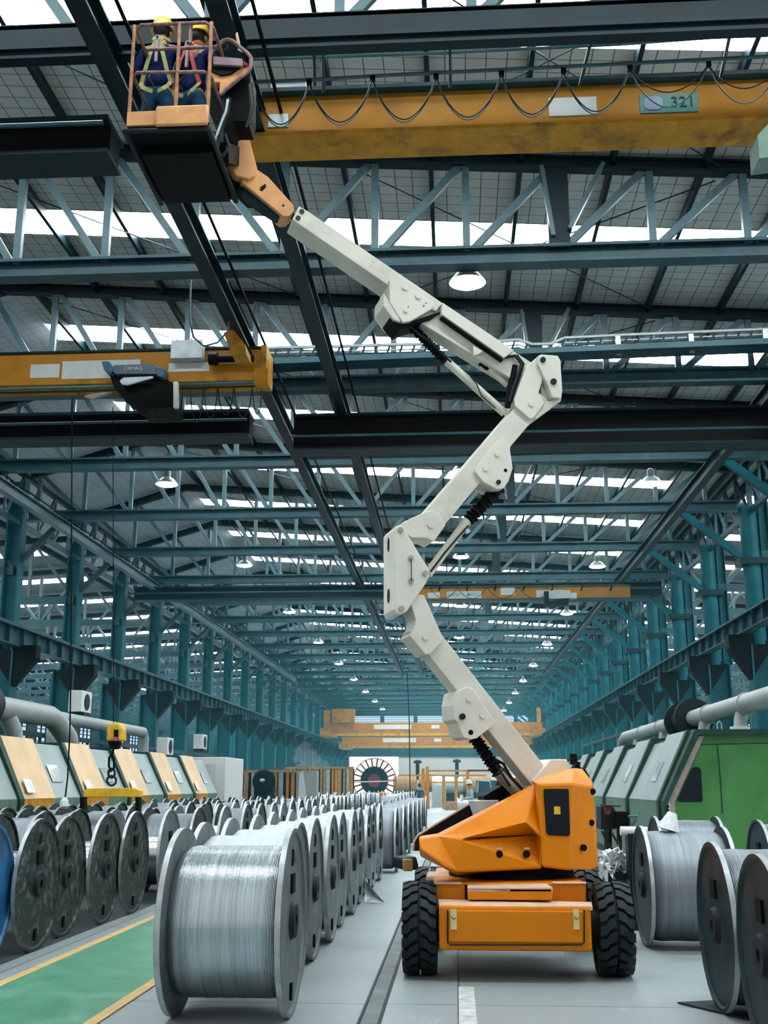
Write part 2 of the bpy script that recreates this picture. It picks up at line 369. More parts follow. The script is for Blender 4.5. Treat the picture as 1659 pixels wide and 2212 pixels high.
# floor paint and wear
struct(MB().b2(-3.92, -2.64, 3, 16.8, .001, .006).build('trim_4', M['greenfl']))
mk = MB().b2(-4.0, -3.9, 3, 40, .004, .01).b2(-2.7, -2.6, 3, 40, .004, .01); struct(mk.build('trim_5', M['mark']))
struct(MB().b2(-9.6, -4.38, 2, 60, .001, .008).build('trim_6', M['conc_d']))
# inlaid rail
ir = root('floor_rail', (-.65, 6, 0), 'steel channel rail let into the concrete between the wire spools and the boom lift', 'rail')
MB((-.65, 6, 0)).b2(-.735, -.715, 4, 30, 0, .012).b2(-.585, -.565, 4, 30, 0, .012).build('channel_edge', M['dark'], ir)
MB((-.65, 6, 0)).b2(-.71, -.59, 4, 30, .001, .007).build('channel_bed', M['flange'], ir)
tag(MB().b2(.0, .13, 8, 10.2, .001, .004).build('tape_strip', mat('faded_white', (.55, .57, .55), .6, var=.3, scale=9)),
    'faded white strip on the concrete running under the boom lift', 'tape')
tag(MB((3.3, 9, 0)).prism([(1.72, 9.55, .003), (2.35, 9.75, .003), (4, 8.6, .003), (3.2, 7.2, .003)], (0, 0, .012)).build('floor_plate', M['dark']),
    'dark steel floor plate under the dark spools at the front right', 'plate')

# ------------------------------------------------------------------ roof trusses
def truss(k, y):
    t = root('roof_truss', (0, y, CH), ordn(k)+' roof truss from the camera, teal steel lattice spanning the hall', 'roof truss', 'roof trusses across the main hall')
    og = (0, y, CH); W_ = .13
    bc = MB(og); bc.bar((XL, y, CH+.16), (XR, y, CH+.16), .2, .05); bc.bar((XL, y, CH-.13), (XR, y, CH-.13), .3, .05); bc.bar((XL, y+.03, CH), (XR, y+.03, CH), .03, .3)
    if k == 0: bc.bar((XL, y-.02, CH-.02), (XR, y-.02, CH-.02), .16, .44)
    bc.build('bottom_chord', M['steel_d' if k == 0 else 'steel'], t)
    tc = MB(og); tz = lambda x: roofz(x)-.2
    for a, b in ((XL, XRIDGE), (XRIDGE, XR)):
        A, B = Vector((a, y, tz(a))), Vector((b, y, tz(b))); U = Vector((0, 0, .1))
        tc.bar(A+U, B+U, .18, .03); tc.bar(A-U, B-U, .22, .04); tc.bar(A, B, .03, .2)
    tc.build('top_chord', M['steel_d'], t)
    xs = [XL+.3+i*1.49 for i in range(15)]
    posts = []; diags = []
    for i, x in enumerate(xs):
        w = .34 if i == 10 else .12
        posts.append(((x, y, CH+.12), (x, y, tz(x)-.05), w))
        if i < len(xs)-1:
            x2 = xs[i+1]
            if x < -4: diags.append(((x+.1, y, tz(x)-.1), (x2-.1, y, CH+.15)))
            else: diags.append(((x+.1, y, CH+.15), (x2-.1, y, tz(x2)-.1)))
    if k < 9:
        for a, b, w in posts: MB(og).bar(a, b, w, min(w, .2)*.9, (0, 1, 0)).build('post', M['steel_l' if w < .2 else 'steel_d'], t)
        for a, b in diags: MB(og).bar(a, b, .12, .09, (0, 1, 0)).build('diagonal_brace', M['steel_l'], t)
    else:
        m = MB(og)
        for a, b, w in posts: m.bar(a, b, w, w*.9, (0, 1, 0))
        for a, b in diags: m.bar(a, b, .12, .09, (0, 1, 0))
        m.build('web_lattice', M['steel_l'], t)
    if k < 6:   # sloping plate brackets beside the deep king post
        x = xs[10]
        MB(og).bar((x+.16, y-.1, CH+.4), (x+.75, y-.1, tz(x)-.1), .07, .16, (0, 1, 0)).bar((x-.1, y-.1, CH+.3), (x-.25, y-.1, tz(x)-.1), .07, .1, (0, 1, 0)).build('bracket', M['steel_l'], t)
for k, y in enumerate(TY): truss(k, y)
def side_truss(x0, x1, zt0, zt1, zb, lab, grp, ks):
    first = None
    for k in ks:
        y = TY[k]
        lb = lab % ordn(k)
        if first is None:
            t = root('roof_truss', (0, 0, 0), lb, 'roof truss', grp)
            MB().bar((x0, 0, zb), (x1, 0, zb), .25, .26).build('bottom_chord', M['steel'], t)
            zt = lambda x: zt0+(zt1-zt0)*(x-x0)/(x1-x0)
            MB().bar((x0, 0, zt(x0)-.2), (x1, 0, zt(x1)-.2), .2, .2).build('top_chord', M['steel_d'], t)
            m = MB(); n = 13; dx = (x1-x0)/n
            for i in range(n):
                a = x0+i*dx; m.bar((a, 0, zb), (a, 0, zt(a)-.2), .12, .1, (0, 1, 0))
                m.bar((a, 0, zb), (a+dx, 0, zt(a+dx)-.2), .1, .08, (0, 1, 0)) if i % 2 else m.bar((a, 0, zt(a)-.2), (a+dx, 0, zb), .1, .08, (0, 1, 0))
            m.build('web_lattice', M['steel_l'], t); first = t
            t.location = (0, y, 0)
        else: dup(first, (0, y, 0), lb)
side_truss(-36, XL-.3, 9.5, 10.7, 8.2, '%s pale lattice truss behind the left columns, in the next bay', 'trusses of the left aisle', range(1, NT))
side_truss(9.1, 32, 10.9, 9.5, 8.4, '%s pale lattice truss behind the right columns, in the next bay', 'trusses of the right aisle', range(2, NT))
# purlins under the sheets
for i in range(13):
    x = -9.2+i*1.49
    tag(MB().bar((x, 4.8, roofz(x)-.12), (x, YF, roofz(x)-.12), .07, .2).build('roof_purlin', M['steel_d']),
        ordn(i)+' dark purlin from the left under the grey roof sheets', 'purlin', 'purlins under the roof')
for k in range(0, 7):     # thin crossed tie rods under the roof
    y = TY[k]; m = MB()
    m.tube([(-1.5, y+.2, roofz(-1.5)-.3), (4.4, y+BAY-.2, roofz(4.4)-.3)], .012, 5).tube([(4.4, y+.2, roofz(4.4)-.32), (-1.5, y+BAY-.2, roofz(-1.5)-.32)], .012, 5)
    m.tube([(-9, y+.2, roofz(-9)-.3), (-3, y+BAY-.2, roofz(-3)-.3)], .012, 5)
    tag(m.build('tie_rod', M['steel_d']), 'thin crossed tie rods under the roof behind the %s truss' % ordn(k), 'tie rods', 'roof tie rods')

# ------------------------------------------------------------------ columns
def column_l(k, y):
    t = root('support_column', (XL-.35, y, 0), ordn(k)+' tall teal steel column from the camera in the left row', 'column', 'left row of columns')
    og = (XL-.35, y, 0); x = XL-.35
    MB(og).ibeam((x, y, 5.7), (x, y, 11.1), .42, .5, .05, (1, 0, 0)).build('upper_shaft', M['column'], t)
    MB(og).ibeam((x-.1, y, 0), (x-.1, y, 5.7), .5, .8, .05, (1, 0, 0)).build('lower_shaft', M['column'], t)
    m = MB(og); m.prism([(x+.2, y-.2, 5.85), (x+1.0, y-.2, 5.85), (x+1.0, y-.2, 5.45), (x+.3, y-.2, 4.6), (x-.4, y-.2, 5.6)], (0, .4, 0)); m.build('girder_bracket', M['black'], t)
    MB(og).bar((x+.1, y, 8.4), (x+1.5, y, CH-.1), .16, .16).build('knee_brace', M['steel'], t)
def column_r(k, y):
    x = XR+.3
    t = root('support_column', (x, y, 0), ordn(k)+' tall teal steel column from the camera in the right row', 'column', 'right row of columns')
    og = (x, y, 0)
    MB(og).cyl((x, y, 5.7), (x, y, 9.9), .27, 16).build('upper_shaft', M['column'], t, smooth=True)
    MB(og).ibeam((x+.1, y, 0), (x+.1, y, 5.7), .5, .75, .05, (1, 0, 0)).build('lower_shaft', M['column'], t)
    MB(og).ibeam((x+.42, y, 5.7), (x+.42, y, 11.0), .35, .3, .03, (1, 0, 0)).build('rear_shaft', M['column'], t)
    MB(og).b2(x-.42, x+.42, y-.33, y+.33, 8.1, 8.3).build('collar', M['steel_d'], t)
    m = MB(og); m.prism([(x-.2, y-.22, 6.0), (x-.9, y-.22, 6.0), (x-.9, y-.22, 5.6), (x-.3, y-.22, 4.7), (x+.4, y-.22, 5.7)], (0, .44, 0)); m.build('girder_bracket', M['black'], t)
    MB(og).bar((x-.2, y, 8.3), (x-2.0, y, CH-.15), .18, .2).build('knee_brace', M['column'], t)
    m = MB(og).bar((x+.2, y, 8.2), (x+1.6, y+.9, 9.6), .14, .16).bar((x+.2, y+.3, 8.1), (x+.4, y+2.6, 9.8), .1, .12); m.build('side_brace', M['steel_l'], t)
for k, y in enumerate(TY):
    column_l(k, y); 
    if k > 1: column_r(k, y)
for k in range(2, NT, 2):     # slimmer posts of the aisles' outer rows
    for x, s in ((-24.5, 'left'), (20.5, 'right')):
        tag(MB((x, TY[k], 0)).ibeam((x, TY[k], 0), (x, TY[k], 8.4), .35, .45, .04, (1, 0, 0)).build('aisle_column', M['column']),
            '%s far column in the %s aisle, half hidden by the nearer row' % (ordn(k//2-1), s), 'column', 'far columns of the %s aisle' % s)
for x, sd, z0 in ((XL-.2, 'left', 9.7), (XR+.35, 'right', 9.75)):
    t = root('longitudinal_truss', (x, T0, z0), 'lattice bracing running lengthwise over the %s columns' % sd, 'bracing truss')
    og = (x, T0, z0); zt_ = 11.2 if x > 0 else 11.3
    MB(og).bar((x, T0, z0), (x, YF-1, z0), .14, .14).build('bottom_chord', M['steel'], t); MB(og).bar((x, T0, zt_), (x, YF-1, zt_), .14, .14).build('top_chord', M['steel_d'], t)
    for k in range(NT-1):
        m = MB(og); q = TY[k]; h = BAY/4
        for j in range(4): m.bar((x, q+h*j, z0), (x, q+h*(j+1), zt_), .07, .08, (1, 0, 0)).bar((x, q+h*j, zt_), (x, q+h*j, z0), .07, .07, (1, 0, 0))
        m.build('web_bracing', M['steel_l'], t)
# crane runway girders on the column brackets
def runway(x, z0, z1, side, y0, y1):
    t = root('crane_runway_girder', (x, y0, z0), 'long dark teal plate girder with stiffeners along the %s columns' % side, 'girder')
    og = (x, y0, z0)
    MB(og).bar((x, y0, z1), (x, y1, z1), .4, .04).bar((x, y0, z1+.08), (x, y1, z1+.08), .07, .12).build('top_flange', M['steel'], t)
    MB(og).bar((x, y0, z0), (x, y1, z0), .34, .04).build('bottom_flange', M['steel'], t)
    MB(og).bar((x, y0, (z0+z1)/2), (x, y1, (z0+z1)/2), .03, z1-z0).build('web_plate', M['steel'], t)
    rb = None; n = int((y1-y0)/1.132); rest = MB(og)
    sg = 1 if x < 0 else -1
    for j in range(n):
        yy = y0+j*1.132
        if j < 98:
            if rb is None: rb = MB((x, 0, z0)).b2(x+.015*sg, x+.15*sg, -.015, .015, z0+.02, z1-.02).build('stiffener', M['steel'], t); rb.location = (0, 0, 0); r0 = rb
            else: r0 = rb.copy(); COL.objects.link(r0)
            r0.location = (0, yy-y0, 0)
        else: rest.b2(x+.015*sg, x+.15*sg, yy-.015, yy+.015, z0+.02, z1-.02)
    if rest.v:
        o = rest.build('stiffener', M['steel'], t); o['kind'] = 'stuff'
runway(XL, 5.82, 6.38, 'left', 13.2, YF-1); runway(XR-.1, 6.05, 6.52, 'right', 24., YF-1)
# underslung runway beams
def under(x, y0, y1, lab, mm='steel_d'):
    t = root('overhead_beam', (x, y0, 9.6), lab, 'overhead beam', 'underslung crane beams')
    MB((x, y0, 9.6)).ibeam((x, y0, 9.6), (x, y1, 9.6), .22, .34, .03).build('beam', M[mm], t)
    h = MB((x, y0, 9.6))
    for y in TY:
        if y0 < y < y1: h.b2(x-.09, x+.09, y-.12, y+.12, 9.76, 9.84)
    h.build('hanger_plate', M['steel'], t)
    MB((x, y0, 9.6)).tube([(x+.3, y0, 9.72), (x+.3, y1, 9.72)], .025, 6).build('conductor_bar', M['black'], t)
under(-3.75, 8.5, 84, 'dark overhead beam running behind the basket, above the left crane end')
under(-2.32, 9.5, 84, 'dark overhead beam right of the first, over the boom tip')
under(-12.2, 14, 86, 'pale overhead beam slanting across the left columns', 'steel_l')
under(6.65, 14, 84, 'dark overhead beam slanting across the right columns')
# ------------------------------------------------------------------ cranes
def plate(parent, og, pts, Y, m, name, t=.01):
    return MB(og).prism([PY(x, y, Y) for x, y in pts], (0, t, 0)).build(name, m, parent)
# near yellow crane (right span)
Y1 = 12.0
a = PY(545, 300, Y1); zb = a.z; zt = PY(545, 212, Y1).z
c1 = root('overhead_crane', (2, Y1, zt), 'big yellow overhead crane girder with looping cables right of the basket', 'overhead crane')
og = (2, Y1, zt)
x0, x1 = -2.45, 6.9
MB(og).b2(x0, x1, Y1, Y1+.42, zb+.03, zt).build('box_girder', M['yellow'], c1, bevel=.008)
MB(og).b2(x0, x1, Y1-.09, Y1+.5, zb-.02, zb+.03).build('bottom_flange', M['ochre'], c1)  # same yellow paint as the girder; darker ochre puts underside shade into its colour
MB(og).b2(x0, x1, Y1-.12, Y1+.4, zt, zt+.05).build('top_flange', M['steel'], c1)
for (u, v, w, h), m, nm in (((1185, 212, 1290, 247), 'white', 'sign_plate'), ((580, 247, 622, 273), 'galv', 'sign_plate'), ((1381, 205, 1509, 240), 'green_d', 'number_plate')):
    p = PY(u, v, Y1-.02); q = PY(w, h, Y1-.02)
    o = MB(og).b2(p.x, q.x, Y1-.02, Y1, q.z, p.z).build(nm, mat('teal_plate', (.1, .3, .26), .5) if nm == 'number_plate' else M[m], c1)
    if nm == 'number_plate':
        cxm = (p.x+q.x)/2; czm = (p.z+q.z)/2
        MB(og).prism([(p.x+.05+dx, Y1-.035, czm+dz) for dx, dz in ((0, .05), (.05, .09), (.17, .09), (.22, .05), (.22, -.05), (.17, -.09), (.05, -.09), (0, -.05))], (0, .012, 0)).build('badge', mat('badge_blue', (.3, .36, .5), .5), o)
        text('321', o, 'number', Matrix.Translation(Vector((q.x-.18, Y1-.03, czm))-Vector(og)) @ FACE, .2, M['ink'])
def rail(pts, Y, r, m, nm, par, og): MB(og).tube([PY(x, y, Y) for x, y in pts], r, 8).build(nm, m, par)
rail([(545, 128), (830, 119), (970, 114), (1350, 95), (1659, 72), (1800, 62)], 11.5, .02, M['steel_l'], 'upper_rail', c1, og)
rail([(545, 178), (700, 171), (830, 163), (1240, 143), (1659, 122), (1800, 112)], 11.4, .022, M['steel_l'], 'cable_rail', c1, og)
for x, ya, yb in ((678, 105, 185), (697, 90, 200), (971, 100, 190), (1275, 95, 185), (1578, 68, 172)):
    MB(og).tube([PY(x, ya, 11.45), PY(x-22 if x > 1200 else x+2, yb, 11.6)], .022, 6).build('rail_hanger', M['steel_d'], c1)
nodes = [(545, 180), (668, 178), (805, 170), (942, 166), (1083, 160), (1217, 154), (1360, 148), (1530, 140), (1690, 132)]
for (xa, ya), (xb, yb) in zip(nodes[:-1], nodes[1:]):
    for j, sag in enumerate((96, 90)):
        if xa > 1300: sag = (88, 55)[j]
        pts = []
        for i in range(13):
            t = i/12; pts.append(PY(xa+(xb-xa)*(t+.018*math.sin(2*math.pi*t)), ya+(yb-ya)*t+sag*(1-(2*t-1)**2)**.8, 11.38-.02*j))
        MB(og).tube(pts, .0085, 6).build('festoon_cable', M['hosem'] if j else M['steel_l'], c1)
    MB(og).box(PY(xb, yb, 11.38), (.06, .05, .06)).build('cable_trolley', M['black'], c1)
MB(og).cyl(PY(588, 195, 12.3), PY(662, 192, 12.3), .1, 16).b2(PY(600, 200, 12.3).x, PY(640, 200, 12.3).x, 12.2, 12.45, zt, zt+.12).build('drive_motor', M['galv'], c1, smooth=True)
tag(MB((6, 13, 9)).prism([PY(x, y, 11) for x, y in ((1637, 292), (1659, 268), (1690, 262), (1690, 335), (1640, 342))], (0, .35, 0)).build('control_box', mat('greygreen_box', (.13, .22, .18), .5)),
    'grey green box hanging at the right edge under the yellow crane', 'box')

# left yellow crane
Y2 = 19.2
def P2(x, y, d=0): return PY(x, y, Y2+d)
zt2 = P2(300, 762).z+.02; zb2 = P2(300, 822).z
c2 = root('overhead_crane', (-6, Y2, zt2), 'yellow overhead crane at the left with white plates and a dark hoist', 'overhead crane'); og = (-6, Y2, zt2)
xe = P2(566, 800).x
MB(og).b2(-12.3, xe, Y2, Y2+.4, zb2, zt2).build('box_girder', M['yellow'], c2, bevel=.01)
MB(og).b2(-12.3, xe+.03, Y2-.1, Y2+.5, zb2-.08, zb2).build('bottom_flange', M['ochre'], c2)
MB(og).b2(-12.3, xe+.03, Y2-.04, Y2+.44, zt2, zt2+.04).build('top_flange', M['steel_d'], c2)
MB(og).b2(xe, xe+.1, Y2-.15, Y2+.6, zb2-.05, zt2+.02).b2(xe-.05, xe+.2, Y2-.5, Y2-.2, zb2-.3, zb2).build('end_carriage', M['ochre'], c2)
for i, (x, y, w, h) in enumerate(((67, 788, 128, 816), (136, 781, 302, 816), (365, 785, 452, 802))):
    p, q = P2(x, y), P2(w, h); MB(og).b2(p.x, q.x, Y2-.015, Y2, q.z, p.z).build('sign_plate', M['white'], c2)
p, q = P2(370, 735, -.25), P2(436, 772, -.25)
MB(og).b2(p.x, q.x, Y2-.25, Y2-.02, q.z, p.z).build('control_cabinet', M['galv'], c2)
MB(og).cyl(P2(452, 775, -.2), P2(548, 774, -.2), .07, 14).cyl(P2(452, 775, -.2), P2(470, 775, -.2), .12, 14).build('travel_motor', M['black'], c2, smooth=True)
MB(og).prism([PY(x, y, 17.8) for x, y in ((482, 718), (505, 712), (530, 745), (532, 765), (500, 765))], (0, .5, 0)).build('gusset_arm', M['ochre'], c2)
MB(og).tube([PY(x, y, 17.6) for x, y in ((412, 600), (410, 690), (418, 728), (440, 748), (470, 740), (492, 715), (498, 660), (490, 600))], .018, 8).build('looping_cable', M['steel_l'], c2)
rail([(-40, 842), (200, 836), (560, 826)], Y2-.1, .03, M['steel_l'], 'cable_rail', c2, og)
rail([(-40, 850), (200, 844), (560, 834)], Y2-.1, .02, M['steel_d'], 'cable_rail', c2, og)
for i, (xa, xb, sg) in enumerate(((298, 330, 60), (330, 352, 70), (352, 372, 78), (372, 395, 66), (410, 440, 76), (440, 470, 68), (470, 505, 60), (505, 545, 66), (545, 566, 60))):
    pts = [P2(xa+(xb-xa)*t/8, 836+sg*(1-(t/4-1)**2)**.7, -.1) for t in range(9)]
    MB(og).tube(pts, .012, 6).build('festoon_cable', M['hosem'], c2)
hz = root('hoist', P2(310, 800, -.35), 'dark hoist trolley with rope drum hanging from the left yellow crane', 'hoist'); og = tuple(P2(310, 800, -.35))
def hp(pts, d, t, nm, m, bev=.01): return MB(og).prism([P2(x, y, -.35-d) for x, y in pts], (0, t, 0)).build(nm, m, hz, bevel=bev)
gb = hp([(246, 788), (332, 786), (352, 800), (348, 808), (250, 808), (240, 800)], .1, .5, 'gearbox', mat('blue_grey_cast', (.07, .1, .13), .45, .3))
text('DEMAG', gb, 'maker_name', Matrix.Translation(P2(288, 796, -.462)-Vector(og)) @ FACE, .1, M['galv'])
hp([(219, 780), (236, 780), (246, 795), (240, 806), (224, 798)], .12, .3, 'brake_motor', mat('blue_motor', (.03, .1, .16), .5))
hp([(333, 790), (356, 796), (352, 815), (340, 812)], .12, .3, 'brake_motor', MATS['blue_motor'])
hp([(236, 806), (345, 806), (374, 830), (374, 880), (300, 882), (246, 838)], -.05, .8, 'drum_housing', M['black'])
hp([(258, 822), (266, 815), (330, 812), (332, 816), (275, 832), (262, 830)], .12, .05, 'rope_lever', M['galv'])
hp([(374, 824), (384, 824), (384, 880), (374, 880)], .02, .1, 'guide_post', M['white'])
hp([(180, 856), (196, 850), (240, 846), (200, 862)], .0, .1, 'limit_arm', M['pink'])
# hook block on its rope
hk = root('crane_hook_block', P2(245, 1585, -.3), 'yellow and black electric hook block hanging on a thin rope at the left', 'hook block'); og = tuple(P2(245, 1585, -.3))
def kp(pts, d, t, nm, m, bev=.02): return MB(og).prism([P2(x, y, -.3-d) for x, y in pts], (0, t, 0)).build(nm, m, hk, bevel=bev)
kp([(234, 1562), (258, 1561), (263, 1575), (263, 1601), (229, 1600), (230, 1575)], .12, .3, 'motor_cover', M['yellow_b'], .03)
kp([(246, 1576), (255, 1576), (255, 1600), (246, 1600)], .135, .02, 'front_slot', M['black'], 0)
kp([(247, 1592), (254, 1592), (254, 1600), (247, 1600)], .14, .02, 'pink_tag', mat('pink_tag', (.7, .1, .25), .5), 0)
kp([(232, 1601), (258, 1601), (252, 1618), (238, 1618)], .06, .16, 'chain_guide', M['black'], .01)
MB(og).tube([P2(244, 880, -.3), P2(245, 1562, -.3)], .008, 6).build('rope', M['black'], hk)
MB(og).tube([P2(x, y, -.3) for x, y in ((245, 1618), (243, 1628), (236, 1636), (235, 1654), (240, 1667), (246, 1660), (247, 1640), (242, 1628))], .02, 8).build('hook', M['black'], hk, smooth=True)
for i, (y0, y1) in enumerate(((1660, 1680), (1676, 1697))):
    pts = [P2(241+(7 if i == 0 else 10)*math.cos(t*math.pi/6), (y0+y1)/2+(y1-y0)/2*math.sin(t*math.pi/6), -.3) for t in range(13)]
    MB(og).tube(pts, .02, 8).build('chain_link', M['dark'], hk, smooth=True)
sb = root('lifting_beam', P2(240, 1712, -.3), 'yellow and black lifting frame hooked under the hook block', 'lifting beam'); og = tuple(P2(240, 1712, -.3))
MB(og).prism([P2(x, y, -.4) for x, y in ((192, 1703), (288, 1702), (303, 1708), (302, 1722), (181, 1722), (180, 1708))], (0, .2, 0)).build('beam', M['yellow_b'], sb, bevel=.01)
MB(og).prism([P2(x, y, -.4) for x, y in ((292, 1722), (301, 1722), (300, 1768), (293, 1768))], (0, .15, 0)).build('leg', M['black'], sb)
MB(og).prism([P2(x, y, -.4) for x, y in ((172, 1722), (182, 1722), (182, 1768), (173, 1768))], (0, .15, 0)).build('leg', M['black'], sb)
pn = root('pendant_control', P2(140, 1735, -.6), 'white pendant switch on a long black cable in front of the grey machine panel', 'pendant'); og = tuple(P2(140, 1735, -.6))
MB(og).tube([P2(x, y, -.6) for x, y in ((156, 860), (153, 1450), (151, 1580), (146, 1680), (141, 1722))], .014, 6).build('cable', M['black'], pn)
MB(og).tube([P2(140, 1722, -.6), P2(139, 1730, -.6), P2(139, 1742, -.6), P2(139, 1747, -.6)], [.03, .07, .08, .04], 8).build('switch_box', M['white'], pn)

# third yellow crane, far right span
Y3 = 42.3
def P3(x, y, d=0): return PY(x, y, Y3+d)
zt3, zb3 = P3(1140, 1268).z, P3(1140, 1293).z
c3 = root('overhead_crane', (2, Y3, zt3), 'yellow overhead crane with SAFETY FIRST sign behind the middle boom joint', 'overhead crane'); og = (2, Y3, zt3)
MB(og).b2(-2.4, 6.75, Y3, Y3+.4, zb3, zt3).build('box_girder', M['yellow'], c3)
MB(og).b2(-2.4, 6.75, Y3-.1, Y3+.45, zt3, zt3+.05).b2(-2.4, 6.75, Y3-.1, Y3+.45, zb3-.06, zb3).build('flange', M['steel'], c3)
for (x, y, w, h) in ((924, 1280, 950, 1292), (965, 1278, 1040, 1292), (1081, 1269, 1112, 1285), (1158, 1275, 1220, 1290)):
    p, q = P3(x, y), P3(w, h); o = MB(og).b2(p.x, q.x, Y3-.02, Y3, q.z, p.z).build('sign_plate', M['white'], c3)
    if x == 965:
        cz = (p.z+q.z)/2
        text('SAFETY', o, 'sign_lettering', Matrix.Translation(Vector((p.x+.36, Y3-.03, cz))-Vector(og)) @ FACE, .2, mat('teal_ink', (.05, .3, .3), .5))
        text('FIRST', o, 'sign_lettering', Matrix.Translation(Vector((q.x-.3, Y3-.03, cz))-Vector(og)) @ FACE, .2, MATS['teal_ink'])
        xm = p.x+.82
        MB(og).b2(xm-.02, xm+.04, Y3-.03, Y3-.02, cz-.07, cz+.07).b2(xm-.06, xm+.08, Y3-.03, Y3-.02, cz-.025, cz+.025).build('green_cross', mat('sign_green', (.02, .3, .15), .5), o)
for x in (948, 1008, 1068, 1130, 1192, 1255, 1318):
    MB(og).tube([P3(x+4, 1262, -.3), P3(x, 1276, -.1)], .03, 6).build('rail_hanger', M['black'], c3)
for xa, xb in ((928, 988), (988, 1052), (1052, 1120), (1120, 1195)):
    MB(og).tube([P3(xa+(xb-xa)*t/8, 1269+24*(1-(t/4-1)**2), -.3) for t in range(9)], .012, 5).build('festoon_cable', M['black'], c3)
h3 = root('hoist', P3(1205, 1290, -.3), 'grey hoist motor on the far crane with the SAFETY FIRST sign', 'hoist'); og = tuple(P3(1205, 1290, -.3))
MB(og).prism([P3(x, y, -.4) for x, y in ((1186, 1276), (1232, 1275), (1232, 1292), (1186, 1293))], (0, .4, 0)).prism([P3(x, y, -.4) for x, y in ((1232, 1280), (1246, 1280), (1246, 1292), (1232, 1292))], (0, .3, 0)).build('motor_housing', M['galv'], h3)
MB(og).prism([P3(x, y, -.3) for x, y in ((1176, 1277), (1186, 1277), (1186, 1300), (1230, 1292), (1228, 1306), (1176, 1308))], (0, .5, 0)).build('drum_housing', M['dark'], h3)
# big double girder cranes at the far end, standing on the side girders
for i, (Yc, z0, z1, xa, xb, lb) in enumerate(((112, 6.75, 7.75, -13., 8.6, 'upper yellow double crane at the far end, end boxes on the side girders'),
                                          (126, 6.0, 6.95, -12.6, 8.5, 'lower yellow crane beam at the far end behind the upper one'))):
    t = root('bridge_crane', (-2, Yc, z0), lb, 'bridge crane'); og = (-2, Yc, z0)
    MB(og).b2(xa, xb, Yc, Yc+.6, z0, z1).build('box_girder', M['yellow'], t)
    MB(og).b2(xa+.3, xb-.3, Yc+2, Yc+2.5, z0-.2, z1-.3).build('rear_girder', M['yellow_b'], t)
    for xe_ in (xa+.35, xb-.35): MB(og).b2(xe_-.55, xe_+.55, Yc-1.5, Yc+4, z0-.35, z0+.4).build('end_carriage', M['ochre'], t)
    MB(og).b2(-8, -4.3, Yc-.04, Yc, z0+.35, z0+.8).b2(-2.3, -1.5, Yc-.04, Yc, z0+.4, z0+.75).build('sign_plate', M['paper'], t)
    if i == 0:
        MB(og).b2(-12.1, -9.9, Yc-1, Yc+.4, z1, z1+1.3).build('trolley_frame', M['ochre'], t)
        MB(og).b2(8.1, 8.5, Yc-.2, Yc+.2, z1, z1+1.4).build('end_post', M['ochre'], t); MB(og).b2(-13, -12.4, Yc-.2, Yc+.2, z1, z1+1.2).build('end_post', M['ochre'], t)
t = root('crane_pendant_cable', PY(884, 1600, 60), 'thin black cable hanging straight down in the middle of the far hall', 'cable')
MB(tuple(PY(884, 1600, 60))).tube([PY(879, 1452, 60), PY(884, 1560, 60), PY(886, 1722, 60)], .03, 5).build('cable', M['black'], t)
# dark unlit crane girders
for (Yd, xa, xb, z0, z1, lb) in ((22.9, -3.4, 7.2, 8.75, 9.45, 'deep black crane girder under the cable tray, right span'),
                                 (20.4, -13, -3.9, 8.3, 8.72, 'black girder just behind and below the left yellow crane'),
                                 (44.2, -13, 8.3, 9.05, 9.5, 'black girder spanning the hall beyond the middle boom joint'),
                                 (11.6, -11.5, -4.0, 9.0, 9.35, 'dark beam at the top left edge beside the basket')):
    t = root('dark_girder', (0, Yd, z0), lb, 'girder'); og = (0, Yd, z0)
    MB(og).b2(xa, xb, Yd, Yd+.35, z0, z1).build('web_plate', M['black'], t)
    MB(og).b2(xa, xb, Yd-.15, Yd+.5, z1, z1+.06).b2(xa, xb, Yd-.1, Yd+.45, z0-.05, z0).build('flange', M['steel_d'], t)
    MB(og).tube([(xa, Yd-.3, z0+.2), (xb, Yd-.3, z0+.2)], .03, 6).build('pipe', M['steel'], t)
# cable ladder on top of the third truss
ct = root('cable_tray', (2, 21.6, 10.1), 'long galvanised cable tray with rungs spanning right from behind the boom', 'cable tray'); og = (2, 21.6, 10.1)
def CT(x, y): return PY(x, y, 21.6)
top = [(530, 757), (560, 752), (700, 749), (1060, 739), (1120, 734), (1150, 744), (1190, 743), (1220, 730), (1340, 724), (1659, 711), (1760, 707)]
MB(og).tube([CT(x, y) for x, y in top], .035, 6).build('side_rail', M['galv'], ct)
MB(og).tube([CT(x, y+11) for x, y in top], .02, 6).build('side_rail', M['galv'], ct)
for j in range(3): MB(og).tube([CT(x, y+17+5*j) + Vector((0, .1*j, 0)) for x, y in top], .016, 5).build('cable', M['black'] if j % 2 else M['steel'], ct)
xx = 545
while xx < 1720:
    i = [k for k in range(len(top)-1) if top[k][0] <= xx][-1]; f = (xx-top[i][0])/(top[i+1][0]-top[i][0]); yy = top[i][1]+f*(top[i+1][1]-top[i][1])
    MB(og).bar(CT(xx, yy+2), CT(xx-10, yy+30), .05, .04).build('rung', M['steel_d'], ct); xx += 27
MB(og).bar(CT(530, 792), CT(1760, 742), .5, .12).build('support_beam', M['steel'], ct)
for x, y in ((1334, 735), (1492, 730), (1652, 720)): MB(og).bar(CT(x, y-8), CT(x+3, y+32), .1, .06, (0, 1, 0)).build('bracket', M['galv'], ct)

